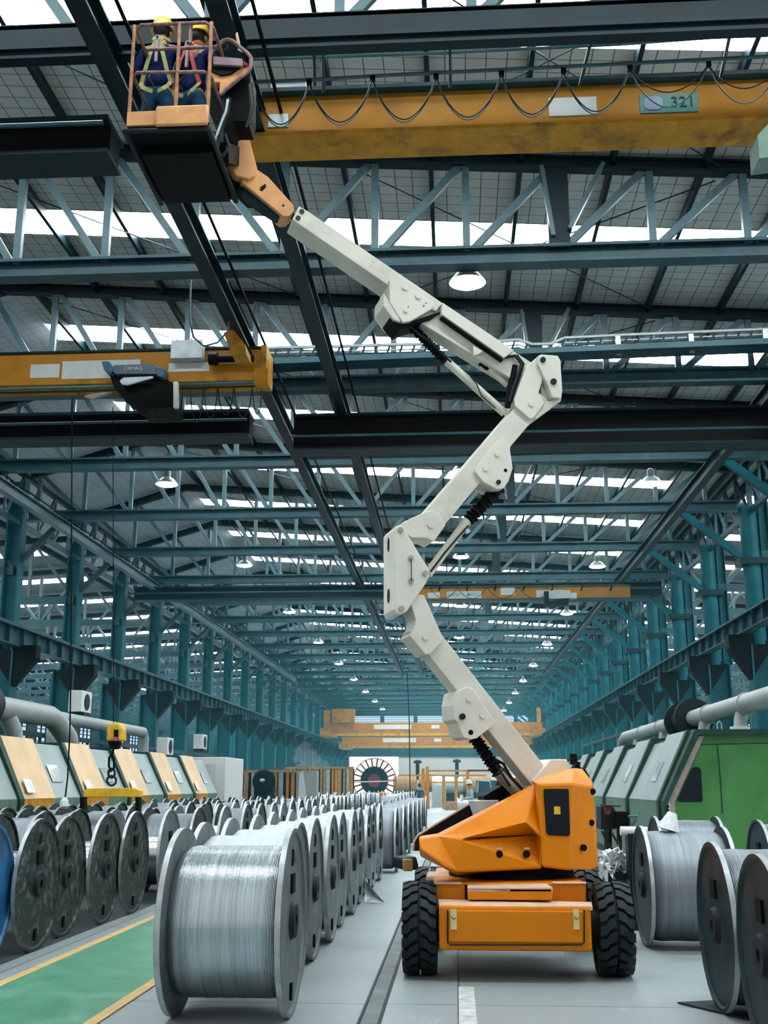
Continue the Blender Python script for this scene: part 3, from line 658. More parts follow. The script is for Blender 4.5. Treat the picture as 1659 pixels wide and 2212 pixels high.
# ------------------------------------------------------------------ high-bay lamps
def lamp_proto(h):
    t = root('high_bay_lamp', (0, 0, 0), 'x', 'lamp', 'x')
    MB().lathe([(.03, .42), (.09, .38), (.1, .2), (.2, .14), (.31, 0), (.30, 0), (.19, .12), (.0, .13)], n=24).build('reflector', M['galv'], t, smooth=True)
    MB().lathe([(.29, .015), (.25, -.02), (.1, -.05), (0, -.055)], n=24).build('glass', M['lamp'], t, smooth=True)
    MB().cyl((0, 0, .4), (0, 0, h), .012, 6).build('hanger', M['black'], t)
    return t
LP = {}
def lamp(x, y, z, lab, grp, zr):
    k = round(zr-z, 1)
    if k not in LP: LP[k] = o = lamp_proto(zr-z); o.location = (x, y, z); o['label'] = lab
    else: o = dup(LP[k], (x, y, z), lab)
    o['group'] = grp
for j in range(11):
    lamp(.32, 16.9+11.32*j, 9.7, 'glowing round lamp, %s along the middle row under the roof' % ordn(j), 'lamps of the middle row', roofz(.32))
for j in range(9):
    lamp(5.2, 28.3+11.32*j, 9.3, 'glowing round lamp, %s along the right-hand row under the roof' % ordn(j), 'lamps of the right row', roofz(5.2))
    lamp(-7.6, 28.3+11.32*j, 9.5, 'glowing round lamp, %s along the left-hand row under the roof' % ordn(j), 'lamps of the left row', roofz(-7.6))
    lamp(-19.5, 36+BAY*2*j, 7.6, 'glowing lamp, %s in the left aisle seen between the columns' % ordn(j), 'lamps of the left aisle', 10.35)
    lamp(14, 36+BAY*2*j, 7.0, 'glowing lamp, %s in the right aisle seen between the columns' % ordn(j), 'lamps of the right aisle', 10.6)
    lamp(-27, 30+BAY*2*j, 6.8, 'glowing lamp, %s of the outer row in the left aisle' % ordn(j), 'outer lamps of the left aisle', 10.0)
# ------------------------------------------------------------------ the boom lift
TH = math.radians(19.); BO = Vector((.62, 11.75, 0))
BU = Vector((math.cos(TH), math.sin(TH), 0)); BN = Vector((math.sin(TH), -math.cos(TH), 0))   # along the boom; towards the camera
def BP(px, py, off=0.):
    r = ray(px, py); return EYEV + r*(((BO-EYEV).dot(BN)+off)/r.dot(BN))
lift = root('boom_lift', (.54, 11.65, 0), 'orange articulated boom lift on four big black tyres, ivory arms folded up to a basket', 'boom lift')
LO = (.54, 11.65, 0)
def bp(pts, off, t, nm, m, bev=.008, par=None):
    return MB(LO).prism([BP(x, y, off) for x, y in pts], -BN*t).build(nm, m, par or lift, bevel=bev)
def disc(px, py, off, r, nm, m, par, t=.015, n=20):
    p = BP(px, py, off); return MB(LO).cyl(p+BN*t, p-BN*.02, r, n).build(nm, m, par, smooth=True)
# lower arm
o = bp([(1197, 1681), (1154, 1703), (884, 1362), (927, 1336)], .13, .26, 'lower_arm', M['ivory'])
bp([(1252, 1718), (1225, 1640), (1190, 1640), (1150, 1686), (1157, 1720)], .17, .34, 'arm_foot', M['ivory_p'], .012)
e = bp([(916, 1285), (957, 1377), (954, 1387), (930, 1413), (919, 1414), (885, 1373), (897, 1352), (898, 1338), (889, 1308), (878, 1300), (885, 1283)], .17, .34, 'arm_end_plate', M['ivory_p'])
disc(919, 1376, .17, .033, 'boss', M['ivory_p'], e)
e = bp([(984, 1495), (1009, 1483), (1023, 1488), (1068, 1558), (1065, 1568), (1030, 1595), (1016, 1598), (1002, 1593), (995, 1579), (990, 1562), (981, 1554), (979, 1523)], .19, .38, 'cylinder_lug_plate', M['ivory_p'])
for x, y in ((1013, 1509), (1043, 1545)): disc(x, y, .19, .034, 'boss', M['ivory_p'], e)
disc(1017, 1582, .19, .026, 'pin_hole', M['black'], e, .003)
disc(998, 1548, .19, .03, 'pin', M['dark'], e, .03)
# lower knuckle
e = bp([(865, 1134), (875, 1140), (884, 1159), (926, 1228), (927, 1246), (919, 1262), (880, 1320), (869, 1327), (857, 1327), (852, 1316), (851, 1144), (856, 1136)], .2, .42, 'lower_knuckle', M['ivory_p'], .015)
for x, y in ((865, 1145), (887, 1206), (888, 1255), (918, 1239), (867, 1315)): disc(x, y, .2, .028, 'pin', mat('worn_pin', (.38, .35, .28), .4, .5), e, .02)
MB(LO).tube([BP(888, 1206, .225), BP(889, 1255, .225)], .005, 5).build('wire', M['dark'], e)
for y in (1168, 1280):
    p = BP(852, y, .2)-BN*.21
    q = MB(LO); q.add([p-BU*.006+BN*(.045*math.cos(a))+Vector((0, 0, .075*math.sin(a))) for a in [2*math.pi*i/20 for i in range(20)]], [tuple(range(20))]); q.build('slot', M['black'], e)
# middle arm
bp([(893, 1122), (930, 1154), (964, 1130), (1186, 866), (1150, 836), (925, 1098)], .13, .26, 'middle_arm', M['ivory'])
e = bp([(870, 1128), (922, 1104), (936, 1102), (964, 1127), (962, 1136), (937, 1170), (921, 1162), (888, 1161), (872, 1148)], .165, .33, 'arm_end_plate', M['ivory_p'])
disc(930, 1135, .165, .03, 'boss', M['ivory_p'], e)
e = bp([(1102, 972), (1108, 1011), (1099, 1039), (1088, 1055), (1073, 1057), (1044, 1041), (1026, 1019), (1027, 1011), (1063, 964), (1085, 945), (1103, 962)], .17, .34, 'cylinder_lug_plate', M['ivory_p'])
for x, y in ((1074, 981), (1049, 1012)): disc(x, y, .17, .03, 'boss', M['ivory_p'], e)
disc(1092, 1016, .17, .02, 'pin_hole', M['black'], e, .003); disc(1076, 1042, .17, .024, 'pin', M['dark'], e, .025)
# top knuckle
e = bp([(1137, 792), (1160, 772), (1168, 768), (1171, 800), (1172, 822), (1163, 850), (1177, 870), (1153, 903), (1145, 905), (1113, 877), (1111, 862)], .17, .34, 'top_knuckle', M['ivory_p'])
disc(1147, 873, .17, .03, 'boss', M['ivory_p'], e)
e = bp([(1163, 768), (1170, 765), (1205, 768), (1211, 778), (1215, 842), (1213, 860), (1193, 858), (1185, 834), (1162, 786)], .21, .42, 'end_link', M['ivory_p'])
disc(1172, 778, .21, .03, 'pin', M['dark'], e, .025); disc(1195, 825, .21, .034, 'pin', M['dark'], e, .025)
bp([(1213, 858), (1212, 866), (1158, 906), (1153, 903), (1180, 868)], .14, .28, 'rear_link', M['ivory'])
bp([(1168, 832), (1182, 840), (1184, 864), (1170, 868)], .1, .2, 'toggle_block', M['ivory'])
# upper lower-section: arm, cable carrier
bp([(940, 652), (1150, 784), (1130, 812), (1105, 818), (905, 695), (890, 664)], .11, .22, 'upper_arm', M['ivory'])
e = bp([(956, 653), (1111, 757), (1089, 773), (954, 679)], .2, .1, 'cable_carrier', M['ivory_p'])
bp([(954, 682), (1088, 776), (1087, 779), (953, 685)], .19, .08, 'carrier_slot', M['black'])
bp([(1022, 746), (1044, 758), (1036, 764), (1024, 768)], .16, .05, 'lug', M['ivory_p'])
# telescopic upper boom
bp([(646, 445), (664, 455), (957, 655), (942, 672), (850, 640), (838, 616), (631, 474)], .15, .32, 'telescopic_boom', M['ivory'])
e = bp([(841, 604), (852, 603), (936, 651), (938, 660), (932, 668), (886, 694), (870, 696), (861, 683), (842, 653)], .2, .4, 'pivot_plate', M['ivory_p'])
for x, y in ((874, 621), (903, 640)): disc(x, y, .2, .032, 'boss', M['ivory_p'], e)
disc(876, 671, .2, .024, 'pin', M['ivory_p'], e, .02)
for x, y in ((920, 655), (915, 661), (882, 663)): disc(x, y, .2, .007, 'bolt', M['dark'], e, .006, 8)
bp([(829, 632), (843, 655), (862, 684), (866, 696), (850, 690), (828, 660)], .19, .38, 'link_housing', M['ivory'])
bp([(843, 668), (862, 684), (874, 697), (900, 690), (940, 676), (955, 672), (930, 690), (890, 702), (862, 713), (842, 688)], .15, .3, 'cable_bundle', M['black'], .01)
for x, y in ((652, 457), (644, 471)):
    q = MB(LO); p = BP(x, y, .155); q.lathe([(.018, .0), (.018, .008), (.027, .008), (.027, 0)], p, BN, 16); q.build('roller_bolt', M['dark'], lift)
    disc(x, y, .155, .008, 'bolt', M['dark'], lift, .01, 8)
# hydraulic cylinders
def cyl(pts, off, nm, m, r): return MB(LO).cyl(BP(*pts[0], off), BP(*pts[1], off), r, 18).build(nm, m, lift, smooth=True)
def bellows(a, b, off, r, n, m='black'):
    A, B = BP(*a, off), BP(*b, off); pts = []; rs = []
    for i in range(2*n+1): pts.append(A+(B-A)*(i/(2*n))); rs.append(r*(1.15 if i % 2 else .82)*(1+.12*math.sin(i*1.7)))
    MB(LO).tube(pts, rs, 14).build('rubber_bellows', M[m], lift, smooth=True)
bellows((1024, 1592), (1078, 1672), 0, .062, 12); cyl(((1074, 1665), (1118, 1712)), 0, 'hydraulic_cylinder', mat('cylinder_grey', (.3, .31, .28), .35, .5), .065)
MB(LO).tube([BP(x, y, .05) for x, y in ((1068, 1640), (1088, 1650), (1096, 1668), (1112, 1690), (1128, 1705))], .016, 8).build('hydraulic_hose', M['hosem'], lift)
MB(LO).tube([BP(x, y, .1) for x, y in ((1070, 1650), (1085, 1672), (1102, 1698))], .012, 8).build('hydraulic_hose', M['hosem'], lift)
bellows((1080, 1050), (1010, 1126), -.02, .068, 11); cyl(((1012, 1122), (924, 1240)), -.02, 'hydraulic_cylinder', M['ivory'], .05)
MB(LO).tube([BP(x, y, .06) for x, y in ((1012, 1135), (990, 1160), (960, 1195), (930, 1235))], .011, 8).build('hydraulic_hose', M['hosem'], lift)
disc(1009, 1148, .06, .025, 'valve', M['galv'], lift, .03)
bellows((884, 700), (964, 782), 0, .052, 16); cyl(((962, 778), (1090, 893)), 0, 'hydraulic_cylinder', M['ivory'], .046)
bellows((1036, 783), (1060, 800), .02, .03, 4); cyl(((1056, 797), (1096, 832)), .02, 'hydraulic_cylinder', M['ivory'], .034)
for j, dd in enumerate((0, 5, 10)):
    MB(LO).tube([BP(x, y, .14-.03*j) for x, y in ((1088, 772), (1112+dd, 768), (1126+dd, 786), (1118+dd, 810), (1108+dd, 838), (1100+dd, 868))], .016, 8).build('hydraulic_hose', M['hosem'], lift)
MB(LO).tube([BP(x, y, .1) for x, y in ((1112, 790), (1102, 840), (1096, 880))], .035, 10).build('hose_bundle', M['black'], lift)
MB(LO).tube([BP(x, y, .1) for x, y in ((880, 700), (905, 722), (935, 742), (955, 765), (975, 782))], .012, 6).build('hydraulic_hose', M['hosem'], lift)
MB(LO).tube([BP(x, y, .06) for x, y in ((1005, 800), (1030, 830), (1040, 855), (1070, 882))], .007, 6).build('hydraulic_hose', M['hosem'], lift)
# jib
e = bp([(552, 363), (580, 382), (632, 440), (636, 450), (634, 458), (624, 467), (612, 467), (520, 392), (536, 372)], .13, .26, 'jib_arm', M['orange_s'], .01)
bp([(563, 403), (574, 397), (575, 404), (566, 413), (561, 410)], .134, .01, 'slot', M['black'], 0, e); disc(612, 444, .13, .012, 'pin_hole', M['black'], e, .004)
e = bp([(494, 270), (525, 271), (534, 282), (540, 302), (556, 363), (552, 380), (538, 387), (508, 378), (489, 345), (480, 325), (482, 292)], .17, .34, 'jib_head', M['orange_s'], .012)
bp([(508, 301), (514, 301), (514, 315), (508, 315)], .174, .01, 'slot', M['black'], 0, e); disc(511, 346, .17, .022, 'boss', M['orange_s'], e)
MB(LO).lathe([(0, .09), (.03, .085), (.042, .05), (.03, .03), (.035, 0), (.045, -.03)], BP(510, 266, .05), (0, 0, 1), 16).build('knob', M['orange_s'], lift, smooth=True)
bp([(484, 356), (505, 376), (520, 384), (556, 430), (540, 428), (520, 408), (494, 392), (476, 384), (474, 360)], .05, .22, 'rotator_block', M['black'])
bp([(520, 392), (612, 467), (600, 468), (560, 442), (528, 415)], .08, .16, 'jib_underside_link', M['steel_d'])
# basket
Yn, Yf = 9.4, 10.75; xl = PY(279, 245, Yn).x; xr = PY(448, 260, Yn).x; zf = PY(360, 268, Yn).z; zt = zf+1.12
def BB(nm, m, fn, bev=0): q = MB(LO); fn(q); return q.build(nm, m, lift, bevel=bev, smooth=True)
bk = BB('basket_floor', M['black'], lambda q: q.b2(xl, xr, Yn, Yf, zf-.06, zf))
def sub(nm, m, fn, bev=0): q = MB(LO); fn(q); return q.build(nm, m, bk, bevel=bev, smooth=True)
sub('toe_board', M['orange_s'], lambda q: q.b2(xl-.01, PY(379, 245, Yn).x, Yn-.03, Yn, zf-.02, zf+.13))
sub('front_panel', M['orange_s'], lambda q: q.b2(PY(340, 245, Yn).x, xr+.02, Yn-.07, Yn-.03, zf-.06, zf+.16), .02)
sub('lower_rim', M['dark'], lambda q: q.tube([(xl-.02, Yf, zf-.08), (xl-.02, Yn-.02, zf-.08), (xr+.02, Yn-.02, zf-.08), (xr+.02, Yf, zf-.08)], .03))
sub('support_beam', M['orange_s'], lambda q: q.bar(PY(320, 288, Yn+.25), PY(432, 318, Yn+.35), .04, .1))
sub('support_beam', M['orange_s'], lambda q: q.bar(PY(425, 352, Yn+.9), PY(462, 378, Yn+.9), .04, .14))
sub('underframe', M['black'], lambda q: q.b2(xl+.05, xr-.02, Yn+.3, Yf-.1, zf-.14, zf-.06))
xm = PY(383, 160, Yn).x; rr = .018
red = mat('worn_rail_paint', (.2, .12, .12), .5, .2, var=.5, scale=20, dirt=(.5, .25, .1), dirt_amt=.6)
sub('top_rail', red, lambda q: q.tube([(xl, Yf, zt), (xl, Yn+.08, zt), (xl+.06, Yn, zt), (xr-.06, Yn, zt), (xr, Yn+.08, zt), (xr, Yf, zt)], rr))
sub('mid_rail', red, lambda q: q.tube([(xl, Yf, zf+.58), (xl, Yn+.06, zf+.58), (xl+.05, Yn, zf+.58), (xr-.05, Yn, zf+.56), (xr, Yn+.06, zf+.56), (xr, Yf, zf+.56)], rr))
sub('inner_rail', red, lambda q: q.tube([(xl+.03, Yn+.35, zt-.02), (xr-.02, Yn+.35, zt-.02)], rr))
for x in (xl, xm, xr):
    sub('post', mat('worn_orange_post', (.4, .15, .05), .5, var=.4, scale=14, dirt=(.1, .07, .08), dirt_amt=.8), lambda q: q.tube([(x, Yn, zf), (x, Yn, zt)], rr))
for x, y in ((xl, Yf), (xm, Yf), (xr, Yf), (xl, Yn+.65), (xr, Yn+.65)): sub('post', M['steel_d'], lambda q: q.tube([(x, y, zf), (x, y, zt)], rr))
sub('rear_rail', M['steel_d'], lambda q: q.tube([(xl, Yf, zt), (xr, Yf, zt)], rr).tube([(xl, Yf, zf+.57), (xr, Yf, zf+.57)], rr))
xg = PY(410, 90, Yn).x; sub('gate_post', red, lambda q: q.tube([(xg, Yn+.02, zt-.22), (xg, Yn+.02, zt), (xg+.04, Yn+.02, zt+.02)], rr))
# control console on the basket's right side
Yc = 9.95
def CP(x, y, d=0): return PY(x, y, Yc+d)
cn = MB(LO).prism([CP(x, y) for x, y in ((455, 153), (476, 155), (476, 178), (453, 178))], (0, .25, 0)).build('control_console', M['orange_s'], lift, bevel=.01)
def csub(nm, m, pts, d, t): return MB(LO).prism([CP(x, y, d) for x, y in pts], (0, t, 0)).build(nm, m, cn, bevel=.006)
csub('control_box', M['pinkbox'], ((460, 121), (523, 126), (524, 142), (460, 139)), -.05, .35)
csub('control_box_base', M['black'], ((460, 139), (524, 142), (498, 160), (477, 163), (455, 153)), -.02, .3)
csub('red_button', M['strap_r'], ((525, 134), (534, 135), (534, 141), (525, 141)), -.02, .06)
csub('side_gusset', M['orange_s'], ((476, 163), (541, 142), (541, 150), (473, 202)), 0, .04)
csub('rear_cover', M['black'], ((452, 178), (476, 178), (474, 205), (541, 152), (540, 235), (535, 262), (505, 262), (478, 285), (452, 240)), .1, .35)
csub('light_bracket', M['dusty'], ((508, 72), (513, 68), (523, 112), (514, 108)), .05, .02)
MB(LO).tube([CP(x, y, -.06) for x, y in ((452, 128), (458, 110), (482, 88), (492, 85), (502, 88), (536, 116), (542, 124), (542, 136), (540, 150), (475, 204))], .021, 8).build('guard_loop', red, cn, smooth=True)
MB(LO).tube([CP(484+8*math.cos(t*math.pi/8), 100+8*math.sin(t*math.pi/8), .1) for t in range(17)], .012, 6).build('cable_coil', M['hosem'], cn)
for j, pts in enumerate((((480, 285), (470, 320), (455, 322), (448, 305)), ((492, 215), (488, 240), (478, 265), (462, 310)), ((486, 290), (495, 318), (482, 338), (440, 338), (415, 325)),
                         ((545, 180), (550, 230), (540, 268)), ((538, 182), (544, 240), (532, 275)), ((478, 292), (468, 292), (463, 318), (478, 335), (490, 325), (490, 300)))):
    MB(LO).tube([CP(x, y, -.12+.02*j) for x, y in pts], .013, 8).build('hydraulic_hose', M['galv'] if j == 1 else M['hosem'], cn, smooth=True)
MB(LO).tube([CP(494, 212, .0), CP(489, 245, .0), CP(462, 312, .0)], .03, 8).build('rotator_cylinder', M['dark'], cn)
MB(LO).bar(PY(470, 330, Yn+.55), BP(500, 340, 0), .22, .2).build('basket_mount', M['black'], lift)

# turret covers: vertices given by place and by distance out from the boom plane
def shell(verts, faces, nm, m, par=None, bev=.02, sub_=0):
    q = MB(LO); q.add([BP(x, y, d) for x, y, d in verts], faces); o = q.build(nm, m, par or lift, smooth=False, bevel=bev); return o
# near hood
hv = [(905, 1812, .72), (907, 1835, .76), (962, 1877, .8), (986, 1884, .8), (1170, 1876, .8), (1170, 1812, .8), (1135, 1776, .84), (998, 1812, .8), (1162, 1694, .5), (1155, 1692, .3),
      (950, 1806, .6), (945, 1800, .3), (905, 1806, .3), (907, 1850, .3), (986, 1890, .3), (1170, 1880, .3), (1040, 1806, .56), (1157, 1804, .56)]
hf = [(0, 1, 2, 3, 7, 10), (3, 4, 5, 17, 16, 7), (10, 7, 6), (10, 6, 8), (7, 16, 17, 6), (17, 5, 6), (6, 5, 4, 8), (10, 8, 9, 11), (0, 10, 11, 12), (0, 12, 13, 1), (1, 13, 14, 3, 2), (3, 14, 15, 4), (4, 15, 9, 8), (9, 15, 14, 13, 12, 11)]
hood = shell(hv, hf, 'side_hood', M['orange'], bev=.02)
for x, y in ((1079, 1845), (1138, 1845)): disc(x, y, .8, .033, 'lift_hole', M['black'], hood, .004)
for x, y in ((1079, 1832), (1138, 1832)): bp([(x-6, y-1), (x+6, y-1), (x+6, y+2), (x-6, y+2)], .804, .005, 'worn_label', M['dusty'], 0, hood)
# cab block / counterweight cover
cv = [(1164, 1692, .8), (1236, 1690, .8), (1279, 1697, .62), (1291, 1873, .66), (1278, 1884, .7), (1229, 1881, .82), (1170, 1873, .82), (1150, 1688, .7),
      (1198, 1668, .3), (1240, 1659, .3), (1258, 1661, .3), (1281, 1690, .3), (1293, 1873, -.3), (1281, 1690, -.3), (1150, 1688, -.2), (1165, 1873, -.3), (1240, 1659, -.2)]
cf = [(0, 1, 5, 6), (1, 2, 3, 4, 5), (0, 7, 8, 9, 1), (1, 9, 10, 2), (2, 10, 11), (2, 11, 13, 12, 3), (10, 9, 16, 13, 11), (9, 8, 14, 16), (7, 14, 8), (3, 12, 15, 6, 5, 4), (0, 6, 15, 14, 7), (12, 13, 16, 14, 15)]
cab = shell(cv, cf, 'engine_cover', M['orange'], bev=.025)
win = bp([(1178, 1704), (1227, 1704), (1229, 1708), (1232, 1802), (1228, 1806), (1186, 1804), (1181, 1798), (1176, 1708)], .825, .03, 'dark_window', M['glass'], .004, cab)
bp([(1197, 1742), (1210, 1742), (1211, 1759), (1197, 1759)], .832, .005, 'yellow_sticker', M['yellow_b'], 0, win)
for x, y, d in ((1261, 1831, .755), (1277, 1777, .66), (1280, 1710, .63)): disc(x, y, d, .03, 'lift_hole', M['black'], cab, .012)
MB(LO).cyl(BP(1247, 1660, .2), BP(1248, 1646, .2), .03, 10).b2(BP(1240, 1640, .2).x, BP(1254, 1640, .2).x, 12.1, 12.2, BP(1247, 1650, .2).z, BP(1247, 1626, .2).z).build('beacon', M['black'], lift)
MB(LO).tube([BP(x, y, .25) for x, y in ((1254, 1660), (1262, 1663), (1270, 1676), (1272, 1684))], .014, 8).build('grab_hose', M['black'], lift)
# far hood seen through the boom slot
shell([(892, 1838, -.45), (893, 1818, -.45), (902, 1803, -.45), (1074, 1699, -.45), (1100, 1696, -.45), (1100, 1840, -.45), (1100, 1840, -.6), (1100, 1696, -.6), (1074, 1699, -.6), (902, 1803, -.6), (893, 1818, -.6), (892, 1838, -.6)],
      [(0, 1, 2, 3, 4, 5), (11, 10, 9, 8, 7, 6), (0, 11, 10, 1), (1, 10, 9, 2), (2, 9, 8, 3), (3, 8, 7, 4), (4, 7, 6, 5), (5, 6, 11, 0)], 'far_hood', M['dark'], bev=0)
MB(LO).tube([BP(x, y, -.44) for x, y in ((892, 1838), (894, 1818), (903, 1804), (1074, 1700))], .012, 6).build('hood_edge', M['dusty'], lift)
bp([(1028, 1729), (1078, 1728), (1078, 1765), (1040, 1765)], -.1, .25, 'battery_box', M['white'], .01)
bp([(1045, 1720), (1084, 1697), (1090, 1680), (1098, 1700), (1120, 1720), (1120, 1760), (1050, 1760)], -.15, .2, 'boom_rest', M['black'], .01)
bp([(1106, 1685), (1114, 1679), (1134, 1703), (1120, 1712)], -.2, .1, 'orange_bracket', mat('coral', (.8, .2, .06), .5), .005)
bp([(870, 1854), (900, 1850), (906, 1874), (895, 1880), (872, 1880)], -.2, .35, 'outrigger_stub', M['dark'], .02)
bp([(872, 1856), (892, 1856), (892, 1882), (873, 1882)], .02, .06, 'worn_corner_plate', M['wood'], .01)
# turntable and chassis (square to the hall)
MB(LO).cyl((.54, 11.7, .80), (.54, 11.7, 1.0), .62, 40).build('slew_ring', M['black'], lift, smooth=True)
MB(LO).b2(-.05, 1.25, 11.35, 12.3, .93, 1.0).build('turntable_plate', M['black'], lift)
cx = lambda x, y, Y=10.55: PY(x, y, Y)
a, b = cx(935, 1906, 10.8), cx(1271, 2050, 10.8)
ch = MB(LO).b2(a.x, b.x, 10.8, 12.7, b.z+.03, a.z).build('chassis', M['orange'], lift, bevel=.012)
def chs(nm, m, x0, y0, x1, y1, Y, t, bev=.008):
    p, q = PY(x0, y0, Y), PY(x1, y1, Y); return MB(LO).b2(p.x, q.x, Y, Y+t, q.z, p.z).build(nm, m, ch, bevel=bev)
fb = chs('front_box', M['orange'], 948, 1956, 1280, 2056, 10.42, .4, .025)
p, q = PY(946, 1942, 10.72), PY(1278, 1948, 10.72); r, s = PY(949, 1957, 10.43), PY(1280, 1957, 10.43)
MB(LO).prism([p, q, s, r], (0, 0, -.04)).build('front_box_top', M['dusty'], ch, bevel=.006)
chs('front_door', M['orange'], 967, 1966, 1262, 2038, 10.39, .03, .012)
MB(LO).tube([PY(x, y, 10.385) for x, y in ((967, 1966), (967, 2036), (972, 2041), (1256, 2041), (1262, 2036), (1262, 1966))], .007, 6).build('door_seal', M['dark'], ch)
for x in (973, 1238):
    s = chs('sticker', M['creamtag'], x, 1964, x+14, 2008, 10.38, .01, 0)
    MB(LO).tube([PY(x+7-4*math.cos(t), 1982+3.4*math.sin(t), 10.374) for t in [-.9+i*.45 for i in range(12)][:10]], .0035, 5).build('letter_mark', M['ink'], s)
chs('step_box', M['orange'], 1010, 1918, 1194, 1945, 10.6, .25, .01)
p, q = PY(1010, 1910, 10.82), PY(1180, 1908, 10.82); r, s = PY(1010, 1918, 10.6), PY(1194, 1918, 10.6)
MB(LO).prism([p, q, s, r], (0, 0, -.03)).build('step_top', M['dusty'], ch)
chs('side_ledge', M['dusty'], 938, 1906, 998, 1911, 10.76, .1); chs('side_ledge', M['dusty'], 1194, 1906, 1268, 1910, 10.76, .1)
chs('frame_gap', M['black'], 1004, 1911, 1009, 1944, 10.78, .05, 0)
chs('dust_plate', M['dusty'], 920, 1890, 998, 1905, 11.6, .5, .02)
for x0, x1 in ((-.24, -.12), (1.2, 1.32)):
    MB(LO).cyl((x0, 10.85, .42), (x1, 10.85, .42), .15, 20).build('wheel_motor', M['dark'], ch, smooth=True)
MB(LO).b2(.0, 1.1, 10.9, 12.5, .2, .34).build('belly_pan', M['black'], ch)
def wheel(x, y, flip):
    # tyre round the X axis with chevron lugs
    R, w = .405, .29
    og = (0, 0, 0)
    q = MB(); q.lathe([(.2, -w/2+.02), (.34, -w/2), (R-.055, -w/2+.02), (R-.045, 0), (R-.055, w/2-.02), (.34, w/2), (.2, w/2-.02)], (0, 0, 0), (1, 0, 0), 48)
    tx = q.build('tyre', M['rubber'], lift, smooth=True); tx.location = Vector((x, y, R))-Vector(LO)
    lg = MB(); n = 22
    for s in (-1, 1):
        for i in range(n):
            a0 = 2*math.pi*(i+(.5 if s > 0 else 0))/n
            prof = [(0.012, 0.0), (.07, .035), (.10, .10), (w/2+.008, .12)]   # axial position, lead angle
            wd = .195
            vs = []
            for xx, la in prof:
                for rr_ in (R-.06, R+.002 if xx < .13 else R-.012):
                    for da in (0, wd):
                        an = a0+-la*1.6+da
                        vs.append((s*xx, math.sin(an)*rr_, math.cos(an)*rr_))
            vs += [(s*(w/2+.012), math.sin(a0-.2+da)*rr_, math.cos(a0-.2+da)*rr_) for rr_ in (R-.11, R-.1) for da in (0, wd)]
            fs = []
            for j in range(len(prof)-1):
                k = j*4; fs += [(k, k+1, k+5, k+4), (k+2, k+6, k+7, k+3), (k, k+4, k+6, k+2), (k+1, k+3, k+7, k+5)]
            fs += [(0, 2, 3, 1)]
            k = (len(prof)-1)*4; e2 = len(prof)*4
            fs += [(k+2, e2+2, e2+3, k+3), (k, k+2, e2+2, e2), (k+1, e2+1, e2+3, k+3)]
            lg.add(vs, fs)
    l = lg.build('tread', M['rubber'], tx)
    MB().lathe([(0, .13), (.06, .13), (.07, .1), (.2, .09), (.22, .12)], (0, 0, 0), (1, 0, 0), 24).lathe([(0, -.13), (.06, -.13), (.07, -.1), (.2, -.09), (.22, -.12)], (0, 0, 0), (1, 0, 0), 24).build('wheel_hub', M['dark'], tx, smooth=True)
for x, y in ((-.345, 10.85), (1.41, 10.87), (-.30, 12.75), (1.36, 12.75)): wheel(x, y, 0)
# ------------------------------------------------------------------ wire spools
def spool_proto(R, L, coil_r, mf, mw, marks=True, coil_m=None):
    t = root('wire_spool', (0, 0, 0), 'x', 'wire spool', 'x')
    for s in (1, -1):
        h = L/2
        q = MB(); q.lathe([(.045, h-.02), (R-.045, h-.02), (R-.03, h), (R, h), (R, h-.045), (.045, h-.045)], (0, 0, R), (s, 0, 0), 56)
        f = q.build('flange', mf, t, smooth=True)
        MB().lathe([(R+.001, h-.002), (R+.001, h-.043)], (0, 0, R), (s, 0, 0), 56).build('rim', M['rim'], f, smooth=True)
        q = MB().lathe([(.045, h-.02), (.045, h+.02), (.12, h+.02), (.14, h-.02)], (0, 0, R), (s, 0, 0), 24); q.build('hub_boss', M['dark'] , f, smooth=True)
        MB().cyl((s*(h-.06), 0, R), (s*(h+.0), 0, R), .045, 14).build('axle_hole', M['black'], f)
        x = s*(h-.012)
        MB().b2(x-.01, x+.01, -.075, .075, R+.2, R+.34).build('drive_slot', M['black'], f)
        if marks:
            MB().prism([(x-.008, -.05, R+.40), (x-.008, .06, R+.43), (x-.008, -.02, R+.52)], (.016, 0, 0)).build('wedge_mark', M['dark'], f)
            MB().b2(x-.01, x+.01, -.03, .03, R-.56, R-.44).build('drain_slot', M['black'], f)
    q = MB(); w = L/2-.046
    n = 14; prof = []
    for i in range(n+1):
        xx = -w+2*w*i/n; e = min(1, (w-abs(xx))/.09); prof.append((coil_r-(1-e)**2*.05+random.uniform(-.003, .003), xx))
    if coil_r < .35: prof = [(coil_r, -w), (coil_r, w)]
    q.lathe([(.05, -w)]+prof+[(.05, w)], (0, 0, R), (1, 0, 0), 64)
    q.build('wire_winding' if coil_r > .35 else 'bare_drum', mw, t, smooth=True)
    return t
PR = {'silver': spool_proto(.675, .9, .545, M['flange'], M['wire']),
      'film': spool_proto(.675, .9, .56, M['flange'], M['wire_w']),
      'grey': spool_proto(.66, .9, .56, M['flange_d'], M['wire_g'], False),
      'empty': spool_proto(.665, .9, .27, M['flange_d'], M['hub']),
      'bare': spool_proto(.66, .9, .27, M['flange'], M['hub'], False),
      'blue': spool_proto(.665, .9, .5, M['flange_b'], M['wire_g']),
      'dark': spool_proto(.62, .92, .565, M['flange_t'], M['wire_g'], False)}
USED = set()
def spool(kind, x, y, lab, grp, rz=0):
    if kind in USED: o = dup(PR[kind], (x, y, 0), lab, rz)
    else: USED.add(kind); o = PR[kind]; o.location = (x, y, 0); o.rotation_euler = (0, 0, rz); o['label'] = lab
    o['group'] = grp
    return o
spool('silver', -1.69, 8.87, 'big front spool of shiny silver wire beside the green walkway', 'spools in the row left of the boom lift')
